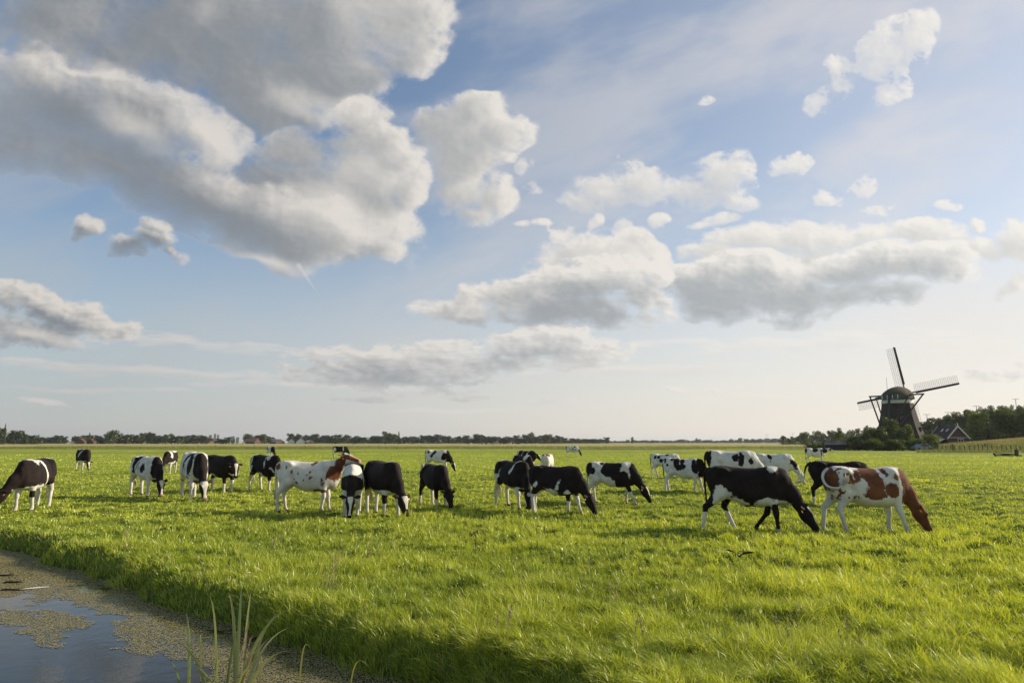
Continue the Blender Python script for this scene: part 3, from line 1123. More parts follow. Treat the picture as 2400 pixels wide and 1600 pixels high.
def build_ground():
    # polar sheet: fine near the camera and in the view, coarse behind, out to the horizon
    ang = np.concatenate([np.linspace(-48, 48, 900), np.linspace(50, 310, 90)])
    ang = np.radians(ang)
    rr = np.concatenate([[0.0], np.geomspace(1.0, 4.0, 24)[:-1], np.geomspace(4.0, 45, 420)[:-1], np.geomspace(45, 600, 200)[:-1], np.geomspace(600, 16000, 40)])
    A, Rr = np.meshgrid(ang, rr)
    X, Y = Rr * np.sin(A), Rr * np.cos(A)
    x, y = X.ravel(), Y.ravel()
    z = terrain(x, y)
    V = np.stack([x, y, z], 1)
    na, nr = len(ang), len(rr)
    i, j = np.meshgrid(np.arange(nr - 1), np.arange(na), indexing='ij')
    j2 = (j + 1) % na
    q = np.stack([i * na + j, (i + 1) * na + j, (i + 1) * na + j2, i * na + j2], -1).reshape(-1, 4)[:, ::-1]
    me = np_mesh('ground', V, q, None, True)
    m, T, b = mat_new('pasture_ground')
    geo = T.new('ShaderNodeNewGeometry')
    sep = T.new('ShaderNodeSeparateXYZ')
    T.l.new(geo.outputs['Position'], sep.inputs[0])
    px, py, pz = sep.outputs
    mp = T.new('ShaderNodeMapping')
    T.l.new(geo.outputs['Position'], mp.inputs[0])
    mp.inputs['Scale'].default_value = (.35, 1.0, 1.0)
    n1 = T.noise(mp.outputs[0], .35, 6, .62)
    n2 = T.noise(geo.outputs['Position'], 3.0, 5, .65)
    n3 = T.noise(mp.outputs[0], .045, 5, .6)
    g1 = T.mix(T.mapr(n2, .3, .7), (.16, .21, .026), (.28, .335, .042))
    g2 = T.mix(T.mapr(n1, .35, .68), g1, (.36, .395, .062))
    g2 = T.mix(T.mapr(n3, .45, .65, 0, .5), g2, (.20, .28, .04))
    # beyond the second ditch the grass is long and going to seed
    dist = T.math('ADD', py, T.math('MULTIPLY', T.math('SUBTRACT', n3, .5), 60))
    seed = T.mix(T.mapr(n1, .3, .7), (.36, .32, .11), (.50, .42, .185))
    far = T.mix(T.mapr(n3, .4, .62), (.30, .31, .10), (.38, .36, .14))
    col = T.mix(T.mapr(dist, 200, 225), g2, seed)
    col = T.mix(T.mapr(dist, 300, 380), col, far)
    # rank dark growth in the far ditch and a fainter one before it
    furrow = T.math('MULTIPLY', T.mapr(dist, 176, 184), T.mapr(dist, 200, 192))
    furrow = T.math('MULTIPLY', furrow, T.mapr(n1, .35, .5, .35, .85))
    furrow2 = T.math('MULTIPLY', T.math('MULTIPLY', T.mapr(dist, 112, 115), T.mapr(dist, 122, 118)), T.mapr(n1, .42, .55, .0, .6))
    col = T.mix(T.math('MAXIMUM', furrow, furrow2), col, (.075, .085, .022))
    soil = T.mix(T.mapr(n2, .35, .65), (.030, .024, .013), (.060, .055, .022))
    wet = T.mapr(pz, -.10, -.30)
    col = T.mix(wet, col, soil)
    under = T.mapr(py, 60, 15, 0, .55)      # darker green ground nearer the camera, where blades stand
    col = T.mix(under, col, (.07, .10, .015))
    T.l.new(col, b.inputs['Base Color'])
    b.inputs['Roughness'].default_value = .9
    b.inputs['Specular IOR Level'].default_value = .1
    bp = T.new('ShaderNodeBump')
    bp.inputs['Strength'].default_value = 1.0
    bp.inputs['Distance'].default_value = .35
    hgt = T.math('ADD', T.math('MULTIPLY', T.noise(mp.outputs[0], 1.2, 8, .7), 1.0), T.math('MULTIPLY', T.noise(geo.outputs['Position'], 9, 4, .6), .25))
    T.l.new(hgt, bp.inputs['Height'])
    T.l.new(bp.outputs[0], b.inputs['Normal'])
    tag(add_obj('ground', me, m), 'flat green pasture reaching to the horizon, tan seeding grass far out', kind='structure')


def grass_material(name, c_lo, c_hi, c_dry, trans=.45):
    m = bpy.data.materials.new(name)
    m.use_nodes = True
    T = NT(m.node_tree)
    for nd in list(T.n):
        T.n.remove(nd)
    out = T.new('ShaderNodeOutputMaterial')
    at = T.new('ShaderNodeAttribute', attribute_name='tint')
    dr = T.new('ShaderNodeAttribute', attribute_name='dry')
    col = T.mix(at.outputs['Fac'], c_lo, c_hi)
    col = T.mix(dr.outputs['Fac'], col, c_dry)
    d = T.new('ShaderNodeBsdfDiffuse')
    t = T.new('ShaderNodeBsdfTranslucent')
    g = T.new('ShaderNodeBsdfGlossy')
    g.inputs['Roughness'].default_value = .38
    g.inputs['Color'].default_value = (.6, .62, .5, 1)
    T.l.new(col, d.inputs['Color'])
    tcol = T.new('ShaderNodeMix', data_type='RGBA', blend_type='MULTIPLY')
    tcol.inputs[0].default_value = 1
    T.l.new(col, tcol.inputs[6])
    tcol.inputs[7].default_value = (1.25, 1.15, .62, 1)
    T.l.new(tcol.outputs[2], t.inputs['Color'])
    mx = T.new('ShaderNodeMixShader')
    mx.inputs[0].default_value = trans
    T.l.new(d.outputs[0], mx.inputs[1])
    T.l.new(t.outputs[0], mx.inputs[2])
    mg = T.new('ShaderNodeMixShader')
    mg.inputs[0].default_value = .055
    T.l.new(mx.outputs[0], mg.inputs[1])
    T.l.new(g.outputs[0], mg.inputs[2])
    T.l.new(mg.outputs[0], out.inputs[0])
    return m


def blades(bx, by, bz, h, w, lx, ly, lean, az, tint, dry, rs, tmul=None):
    """one bent blade (two quads and a tip) per entry"""
    n = len(bx)
    ts = np.array([0, .38, .74, 1.0])
    ws = np.array([.8, 1.0, .62, 0.0])
    sx, sy = np.cos(az), np.sin(az)
    V = np.zeros((n, 7, 3), np.float32)
    k = 0
    for t, wd in zip(ts, ws):
        bend = lean * (t ** 1.7)
        up = t * np.sqrt(np.clip(1 - (lean * .62) ** 2 * t, .12, 1))
        cx = bx + lx * h * bend
        cy = by + ly * h * bend
        cz = bz + h * up - .03 * (t == 0)
        if wd == 0:
            V[:, 6] = np.stack([cx, cy, cz], 1)
        else:
            V[:, k] = np.stack([cx - sx * w * wd / 2, cy - sy * w * wd / 2, cz], 1)
            V[:, k + 1] = np.stack([cx + sx * w * wd / 2, cy + sy * w * wd / 2, cz], 1)
            k += 2
    b = (np.arange(n) * 7)[:, None]
    q = np.concatenate([b + np.array([[0, 1, 3, 2]]), b + np.array([[2, 3, 5, 4]])])
    t3 = b + np.array([[4, 5, 6]])
    tip = np.array([0, 0, .33, .33, .8, .8, 1.0])
    T = np.clip(tint[:, None] + tip[None] * .12, 0, 1)
    D = np.clip(dry[:, None] * (.45 + .55 * tip[None]) + (dry[:, None] > .7) * .3, 0, 1)
    return V.reshape(-1, 3), q, t3, {'tint': T, 'dry': D}


def build_grass():
    rs = np.random.RandomState(7)
    N = 700000
    # density falls with distance about as 1/d^2.4, within a wedge wider than the view
    u = rs.rand(N)
    p = -.45
    d0, d1 = 3.2, 120.0
    d = (d0 ** p + u * (d1 ** p - d0 ** p)) ** (1 / p)
    a = np.radians(rs.uniform(-43, 43, N))
    # tufts: draw most blades towards a tuft centre
    x = d * np.sin(a)
    y = d * np.cos(a)
    cell = .11 + .004 * d
    cx, cy = np.floor(x / cell), np.floor(y / cell)
    jx = hash3(cx.astype(np.int64), cy.astype(np.int64), cx.astype(np.int64) * 0, 3)
    jy = hash3(cx.astype(np.int64), cy.astype(np.int64), cx.astype(np.int64) * 0 + 1, 3)
    tx, ty = (cx + jx) * cell, (cy + jy) * cell
    pull = rs.uniform(.0, .62, N)
    tdx, tdy = x - tx, y - ty
    x, y = x - tdx * pull, y - tdy * pull
    z = terrain(x, y)
    n = ditch_n(x, y)
    keep = ~((z < WATER_Z - .12) | ((n > .50) & (n < DITCH_W + .2)))
    x, y, z, d, tdx, tdy, n = [v[keep] for v in (x, y, z, d, tdx, tdy, n)]
    N = len(x)
    z0 = x * 0
    lush = fbm3(x, y * 1.3, z0, .9, 3, 21)             # lush / grazed patches
    lush2 = fbm3(x, y, z0, .22, 2, 22)
    neardist = np.clip(1 - (d - 6) / 14, 0, 1)
    h = .050 + .06 * neardist + .075 * np.clip(lush + .25, 0, 1) * (.4 + neardist) + .03 * np.clip(lush2, 0, 1)
    clump = hash3(cx[keep].astype(np.int64), cy[keep].astype(np.int64), cx[keep].astype(np.int64) * 0 + 5, 9)
    h *= rs.uniform(.55, 1.25, N) * (.62 + .75 * clump)
    bank = np.clip(1 - np.abs(n + .25) / .55, 0, 1) * (n > -1.2)
    h = h * (1 - .12 * bank)
    w = np.maximum(.0062, d * .00084) * rs.uniform(.7, 1.35, N)
    # lying direction drifts over the field
    th = 2.6 + 2.4 * fbm3(x, y, z0, .8, 3, 31) + rs.normal(0, 1.35, N)
    lx, ly = np.cos(th) + tdx / .1 * .5, np.sin(th) + tdy / .1 * .5
    ln = np.hypot(lx, ly) + 1e-5
    lx, ly = lx / ln, ly / ln
    lean = np.clip(rs.normal(.50, .32, N) + .25 * clump * neardist + .35 * np.clip(fbm3(x, y, z0, 1.3, 2, 41), 0, 1) * neardist * 2, .05, 1.35)
    lx = np.where(bank > .3, lx * .8 + BN.x * .4, lx)
    ly = np.where(bank > .3, ly * .8 + BN.y * .4, ly)
    az = rs.uniform(0, math.pi, N)
    tint = np.clip(.42 + .45 * lush + .4 * lush2 + (clump - .5) * .35 + rs.normal(0, .2, N) * (1 - .6 * np.clip(d / 50, 0, 1)), 0, 1)
    dry = np.where(rs.rand(N) < .045 + .08 * bank, rs.uniform(.5, 1, N), 0)
    V, q, t3, at = blades(x, y, z, h, w, lx, ly, lean, az, tint, dry, rs)
    me = np_mesh('grass', V, q, t3, False, at)
    m = grass_material('grass_blades', GR[0], GR[1], GR[2])
    tag(add_obj('grass', me, m), 'short green grass covering the pasture, longer along the ditch bank', 'grass', kind='stuff')

    # the rough strip of long dry grass along the second ditch, 200 m out
    N = 60000
    y = rs.uniform(188, 262, N)
    x = rs.uniform(-175, 128, N)
    edge = 196 + 8 * fbm3(x, x * 0, x * 0, .03, 3, 51)
    dens = fbm3(x, y * 3, x * 0, .05, 3, 52)
    k = (y > edge) & (rs.rand(N) < .35 + .9 * np.clip(dens + .2, 0, 1))
    x, y = x[k], y[k]
    N = len(x)
    z = terrain(x, y)
    h = rs.uniform(.2, .55, N) * (1 + .8 * np.clip(fbm3(x, y, x * 0, .15, 2, 53), 0, 1))
    w = rs.uniform(.10, .22, N)
    th = rs.uniform(0, 6.28, N)
    V, q, t3, at = blades(x, y, z, h, w, np.cos(th), np.sin(th), rs.uniform(.1, .6, N), rs.uniform(-.6, .6, N),
                          rs.uniform(0, 1, N), rs.uniform(.2, 1, N), rs)
    me = np_mesh('seeding_grass', V, q, t3, False, at)
    m = grass_material('seeding_grass', (.15, .19, .035), (.24, .26, .06), (.40, .33, .16), .3)
    tag(add_obj('seeding_grass', me, m), 'tan strip of long seeding grass along the far ditch', 'tall grass', kind='stuff')

    # long grass on the dyke by the cottage
    N = 26000
    y = rs.uniform(120, 210, N)
    x = y * rs.uniform(.585, .80, N)
    z = terrain(x, y)
    k = rs.rand(N) < sstep(x - y * .575, 0, 3)
    x, y, z = x[k], y[k], z[k]
    N = len(x)
    th = rs.uniform(0, 6.28, N)
    V, q, t3, at = blades(x, y, z, rs.uniform(.15, .5, N), rs.uniform(.06, .13, N), np.cos(th), np.sin(th), rs.uniform(.1, .6, N), rs.uniform(-.6, .6, N),
                          rs.uniform(0, 1, N), np.clip(.35 + .9 * fbm3(x, y, z, .12, 3, 57) + .5 * sstep(z, 1.2, 2.6) + rs.normal(0, .2, N), 0, 1), rs)
    me = np_mesh('dyke_grass', V, q, t3, False, at)
    m = grass_material('dyke_grass', (.12, .17, .03), (.20, .24, .05), (.36, .27, .14), .35)
    tag(add_obj('dyke_grass', me, m), 'long brownish grass on the low dyke in front of the cottage', 'tall grass', kind='stuff')


GR = [(.235, .320, .032), (.535, .595, .068), (.58, .50, .24)]


def build_water():
    L = 60
    c = _a + BD * 10 + BN * (DITCH_W / 2)
    P = [c - BD * L - BN * 3.4, c + BD * L - BN * 3.4, c + BD * L + BN * 3.4, c - BD * L + BN * 3.4]
    me = bpy.data.meshes.new('water')
    me.from_pydata([(p.x, p.y, WATER_Z) for p in P], [], [(0, 1, 2, 3)])
    m, T, b = mat_new('ditch_water')
    b.inputs['Base Color'].default_value = (.012, .014, .010, 1)
    b.inputs['Roughness'].default_value = .035
    b.inputs['IOR'].default_value = 1.33
    b.inputs['Specular IOR Level'].default_value = .75
    geo = T.new('ShaderNodeNewGeometry')
    bp = T.new('ShaderNodeBump')
    bp.inputs['Strength'].default_value = .12
    bp.inputs['Distance'].default_value = .02
    T.l.new(T.noise(geo.outputs['Position'], 5, 4, .6), bp.inputs['Height'])
    T.l.new(bp.outputs[0], b.inputs['Normal'])
    tag(add_obj('water', me, m), 'still dark ditch water reflecting the sky', kind='structure')

    # duckweed: drifted rafts of tiny floating leaves
    rs = np.random.RandomState(5)
    N = 820000
    s = rs.uniform(-9, 17, N)
    n = rs.uniform(-.25, DITCH_W + .1, N)
    x = _a.x + BD.x * s + BN.x * n
    y = _a.y + BD.y * s + BN.y * n
    d = np.hypot(x, y)
    z0 = x * 0
    f = fbm3(s * .55, n * 1.5, z0, 1.0, 5, 61, .55)
    f2 = fbm3(s, n, z0, 6.0, 3, 62)
    m1 = 1.15 - n * .62                                # thick along the far bank
    m1 = m1 - .75 * np.exp(-((s - 9.8) / 2.0) ** 2 - ((n - 1.45) / .55) ** 2) + .5 * sstep(s, 11.2, 12.5)
    m1 = m1 - .25 * sstep(n, .2, .5) * sstep(s, 8.0, 9.3) * (1 - sstep(s, 10.6, 11.6))
    m1 = m1 + .45 * sstep(-s, -2.0, 2.0)
    val = m1 * .55 + f * .95 + f2 * .16
    k = (val > .06) & (rs.rand(N) < .45 + 1.6 * np.clip(val, 0, 1)) & (rs.rand(N) < np.clip(d / 12, .35, 1.0) * 0 + 1)
    x, y, d = x[k], y[k], d[k]
    N = len(x)
    r = rs.uniform(.0030, .0058, N) * (1 + .06 * d)
    an = rs.uniform(0, 6.28, N)
    V = np.zeros((N, 4, 3), np.float32)
    for i in range(4):
        aa = an + i * math.pi / 2
        V[:, i, 0] = x + np.cos(aa) * r
        V[:, i, 1] = y + np.sin(aa) * r * .85
        V[:, i, 2] = WATER_Z + .003 + rs.uniform(0, .004, N)
    q = np.arange(N * 4).reshape(-1, 4)
    tint = np.repeat(rs.rand(N), 4)
    me = np_mesh('duckweed', V.reshape(-1, 3), q, None, False, {'tint': tint})
    m, T, b = mat_new('duckweed')
    at = T.new('ShaderNodeAttribute', attribute_name='tint')
    T.l.new(T.mix(at.outputs['Fac'], (.235, .205, .070), (.34, .295, .12)), b.inputs['Base Color'])
    b.inputs['Roughness'].default_value = .6
    tag(add_obj('duckweed', me, m), 'olive duckweed rafts drifting on the ditch water', 'duckweed', kind='stuff')


def ribbon(mb, base, tip, width, sag, side, fold=.25, n=9):
    """long reed leaf from base to tip, drooping, with a slight fold"""
    base, tip = Vector(base), Vector(tip)
    side = Vector(side).normalized()
    pts = []
    dd = tip - base
    ctrl = base + Vector((dd.x * .26, dd.y * .30, dd.z * (.80 + sag * 1.5)))
    for i in range(n + 1):
        t = i / n
        pts.append(base * (1 - t) ** 2 + ctrl * 2 * t * (1 - t) + tip * t * t)
    b0 = len(mb.v)
    for i, p in enumerate(pts):
        t = i / n
        w = width * (min(1, .55 + t * 2.2)) * (1 - t ** 2.4) * .62
        mid = p - Vector((0, -1, 0)) * w * fold
        mb.v += [tuple(p - side * w), tuple(mid), tuple(p + side * w)]
    for i in range(n):
        a = b0 + i * 3
        mb.f += [(a, a + 1, a + 4, a + 3), (a + 1, a + 2, a + 5, a + 4)]


def build_reeds():
    m = grass_material('reed_leaf', (.19, .25, .085), (.33, .38, .16), (.45, .38, .2), .35)
    m2, T, b = mat_new('reed_seed_head')
    b.inputs['Base Color'].default_value = (.26, .16, .085, 1)
    b.inputs['Roughness'].default_value = .9
    Y = 4.0

    def P(px, py, Y=Y):
        return at_depth(px, py, Y)
    base = ground(532, 1650, WATER_Z - .03)
    DY = base.y - 3.9
    leaves = [  # tip px, py, depth, root offset, width, sag
        (436, 1432, 4.1, -.16, .030, .02), (490, 1392, 4.0, -.03, .026, .05), (535, 1385, 4.15, .02, .026, .06), (566, 1372, 4.0, .04, .024, .03),
        (589, 1382, 4.3, .07, .020, .05), (681, 1425, 4.3, .03, .034, .10), (660, 1428, 4.0, .07, .018, .04),
        (686, 1468, 4.2, .08, .024, .16), (695, 1524, 3.9, .08, .030, .20), (640, 1490, 4.1, .06, .018, .10), (389, 1492, 3.8, -.10, .024, .02),
        (397, 1545, 3.8, -.2, .018, .0), (560, 1470, 3.8, .0, .020, .02), 
        (610, 1520, 3.8, .05, .022, .08), (452, 1560, 3.7, -.05, .020, .02), (340, 1592, 3.8, -.18, .016, .01), (590, 1560, 3.7, .04, .022, .05),]
    root = empty('reed', (base.x, base.y, base.z))
    tag(root, 'clump of tall pale reeds rising from the ditch at the bottom left', 'reeds')
    rr = random.Random(4)
    for (tx, ty, dy, off, w, sag) in leaves:
        mb = MB()
        tip = P(tx, ty, dy + DY) - base
        ribbon(mb, (off * 1.8, rr.uniform(-.1, .1), 0), tip, w * .95, sag, (1, rr.uniform(-.4, .4), 0))
        me = mb.mesh('leaf', True)
        for nm, v in (('tint', rr.random()), ('dry', rr.choice((.0, .1, .3)))):
            at = me.attributes.new(nm, 'FLOAT', 'POINT')
            at.data.foreach_set('value', [v] * len(mb.v))
        add_obj('leaf', me, m, root)
    for (tx, ty, dy, off) in ((580, 1465, 4.0, .03), (606, 1512, 4.05, .06), (585, 1500, 3.95, .05)):
        mb = MB()
        tip = P(tx, ty, dy + DY) - base
        b0 = Vector((off, 0, 0))
        mb.tube([b0, b0.lerp(tip, .7) + Vector((0, 0, .02)), tip], [.004, .003, .001], 5)
        d = (tip - b0).normalized()
        for k in range(26):
            t = rr.uniform(.62, 1.0)
            p = b0.lerp(tip, t)
            mb.tube([p, p + d * rr.uniform(.03, .06) + Vector((rr.uniform(-1, 1), rr.uniform(-1, 1), 0)) * .012], [.0035, .001], 4)
        mb.build('seed_head', m2, root)
    # thin single stems near the lower edge
    for i, (tx, ty, dy, bx_, by_) in enumerate(((727, 1518, 4.6, 700, 1640), (864, 1562, 5.0, 820, 1620), (470, 1505, 4.6, 470, 1600), (614, 1550, 4.4, 610, 1660))):
        p0 = ground(bx_, by_, WATER_Z - .02)
        tip = at_depth(tx, ty, dy)
        r2 = empty('grass_stem', p0)
        lab = ['thin pale stem leaning over the water right of the reeds', 'short bent stem standing in duckweed by the near bank',
               'thin upright stem in the water left of the reed clump', 'thin stem rising just right of the reed clump base'][i]
        tag(r2, lab, 'stem')
        mb = MB()
        ribbon(mb, (0, 0, 0), tip - p0, .011, .03, (1, .2, 0))
        me = mb.mesh('leaf', True)
        for nm, v in (('tint', .5), ('dry', .35)):
            at = me.attributes.new(nm, 'FLOAT', 'POINT')
            at.data.foreach_set('value', [v] * len(mb.v))
        add_obj('leaf', me, m, r2)


def build_small():
    rr = random.Random(12)
    # yellow flowers on the bank
    my, T, b = mat_new('buttercup')
    b.inputs['Base Color'].default_value = (.85, .55, .01, 1)
    mw, T, b = mat_new('white_petal')
    b.inputs['Base Color'].default_value = (.8, .78, .72, 1)
    ms, T, b = mat_new('stem_green')
    b.inputs['Base Color'].default_value = (.07, .11, .02, 1)
    spots = [(118, 1284), (117, 1300), (130, 1312), (152, 1306), (158, 1312), (298, 1331), (523, 1372), (539, 1370), (852, 1448), (852, 1447), (1001, 1548), (140, 1318)]
    for i, (px, py) in enumerate(spots):
        p = ground(px, py + 12, 0)
        z = GZ(p.x, p.y)
        r = empty('buttercup', (p.x, p.y, z))
        tag(r, 'small yellow flower on a thin stem at the ditch bank', 'flower', 'yellow flowers along the ditch bank')
        h = .17
        mb = MB().tube([(0, 0, 0), (.01, 0, h * .5), (.0, 0, h)], .0018, 4)
        mb.build('stem', ms, r)
        mb = MB()
        for k in range(5):
            a = k * 2 * math.pi / 5
            c, s_ = math.cos(a), math.sin(a)
            mb.add([(0, 0, h), (.012 * c - .007 * s_, .012 * s_ + .007 * c, h + .006), (.018 * c, .018 * s_, h + .009), (.012 * c + .007 * s_, .012 * s_ - .007 * c, h + .006)], [(0, 1, 2, 3)])
        mb.build('petals', my, r)
    p = ground(581, 1380, 0)
    r = empty('daisy', (p.x, p.y, GZ(p.x, p.y)))
    tag(r, 'single white flower head on the bank above the reeds', 'flower')
    MB().tube([(0, 0, 0), (0, 0, .15)], .002, 4).build('stem', ms, r)
    mb = MB()
    for k in range(9):
        a = k * 2 * math.pi / 9
        mb.box((math.cos(a) * .013, math.sin(a) * .013, .152), (.02, .008, .003), Matrix.Rotation(a, 3, 'Z'))
    mb.build('petals', mw, r)
    # seed stalks in the pasture
    mt, T, b = mat_new('seed_stalk')
    b.inputs['Base Color'].default_value = (.33, .24, .14, 1)
    for i, (px, py, n) in enumerate([(770, 1395, 7), (650, 1305, 4), (862, 1335, 3), (292, 1300, 4), (1380, 1370, 3), (1434, 1440, 3), (1845, 1540, 4), (1170, 1530, 3), (795, 1350, 4), (2010, 1590, 3), (1500, 1560, 3)]):
        p = ground(px, py, 0)
        r = empty('seed_grass', (p.x, p.y, GZ(p.x, p.y)))
        lab = ['tallest tuft of brown seed stalks, on the bank right of the reeds', 'bent pinkish seed stalks in the grass below the red spotted cow', 'single curved seed head below the stocky black cow',
               'tan seed stalk on the ditch bank at the left', 'pale seed stalk in the grass below the middle cows', 'thin seed stalk lower middle of the pasture',
               'pale stalk standing in long grass at the lower right', 'seed stalks in dark grass at the bottom middle', 'small stalk tuft above the tallest brown seed stalks', 'pale stalk at the bottom right edge of the long grass', 'tan stalk at the bottom of the frame right of centre'][i]
        tag(r, lab, 'seed stalks')
        mb = MB()
        for k in range(n):
            bx_, by_ = rr.uniform(-.08, .08), rr.uniform(-.05, .05)
            h = rr.uniform(.22, .36)
            t = Vector((bx_ + rr.uniform(-.08, .08), by_, h))
            mb.tube([(bx_, by_, 0), ((bx_ + t.x) / 2, by_, h * .55), t], [.002, .0018, .001], 4)
            for j in range(14):
                q = Vector((bx_, by_, 0)).lerp(t, rr.uniform(.72, 1.02))
                mb.tube([q, q + Vector((rr.uniform(-.014, .014), rr.uniform(-.01, .01), .02))], [.0035, .001], 4)
        mb.build('stalks', mt, r)
    # drifting sticks and a feather in the ditch
    md, T, b = mat_new('wet_twig')
    b.inputs['Base Color'].default_value = (.03, .022, .015, 1)
    b.inputs['Roughness'].default_value = .5
    for i, (px, py, L_, rz) in enumerate([(28, 1384, .34, .1), (30, 1366, .26, .25), (8, 1350, .3, .15)]):
        p = ground(px, py, WATER_Z)
        mb = MB().tube([(-L_ / 2, 0, 0), (-.1, .02, .012), (.08, -.015, .010), (L_ / 2, .01, 0)], [.008, .014, .012, .004], 6)
        mb.tube([(.02, 0, .01), (.12, .06, .02)], [.007, .003], 5)
        o = mb.build('twig', md, None, (p.x, p.y, WATER_Z + .008))
        o.rotation_euler = (0, 0, rz)
        tag(o, ['longest dark twig floating in duckweed at the left edge', 'dark curved twig floating above the longest one', 'dark twig at the very left edge of the water', 'short twig beside the white feather', 'farthest dark twig at the left edge of the ditch'][i], 'twig')
    p = ground(54, 1382, WATER_Z)
    mb = MB()
    for k in range(9):
        t = k / 8
        mb.add([(t * .26, 0, .012), (t * .26 + .03, .035 * math.sin(math.pi * t) + .004, .016), (t * .26 + .05, 0.0, .014), (t * .26 + .03, -.035 * math.sin(math.pi * t) - .004, .010)], [(0, 1, 2, 3)])
    mb.tube([(-.04, 0, .01), (.28, 0, .014)], [.003, .001], 4)
    o = mb.build('feather', mw, None, (p.x, p.y, WATER_Z + .006))
    o.rotation_euler = (0, 0, .5)
    tag(o, 'white feather lying on the duckweed at the left edge', 'feather')
    # a small bird skimming the grass
    mbk, T, b = mat_new('dark_plumage')
    b.inputs['Base Color'].default_value = (.018, .014, .014, 1)
    p = at_depth(1733, 1301, 8.2)
    r = empty('bird', p)
    r.rotation_euler = (0, R(-8), R(235))
    r.scale = (.7, .7, .7)
    tag(r, 'small dark bird flying low over the grass below the big black cow', 'bird')
    mb = MB()
    prof = [(-.085, .006), (-.06, .018), (-.02, .027), (.02, .026), (.045, .018), (.06, .018), (.075, .015), (.088, .004), (.10, .001)]
    mb.tube([(x_, 0, .004 * math.sin(x_ * 20)) for x_, _ in prof], [q for _, q in prof], 10)
    # tail fan, part of the one body surface
    mb.add([(-.06, -.012, .004), (-.06, .012, .004), (-.15, .035, .0), (-.15, 0, .006), (-.15, -.035, .0)], [(0, 1, 2, 3, 4)])
    mb.build('body', mbk, r, smooth=True)
    for sy in (-1, 1):
        mb = MB()
        q = [(.045, .02, .012), (.05, .09, .06), (.02, .17, .085), (-.03, .24, .07), (-.045, .17, .06), (-.05, .09, .035), (-.035, .02, .008)]
        top = [(a, b_ * sy, c) for a, b_, c in q]
        bot = [(a, b_ * sy, c - .005) for a, b_, c in q]
        n = len(q)
        mb.add(top + bot, [tuple(range(n)), tuple(range(2 * n - 1, n - 1, -1))] + [(i, (i + 1) % n, n + (i + 1) % n, n + i) for i in range(n)])
        mb.build('wing', mbk, r)


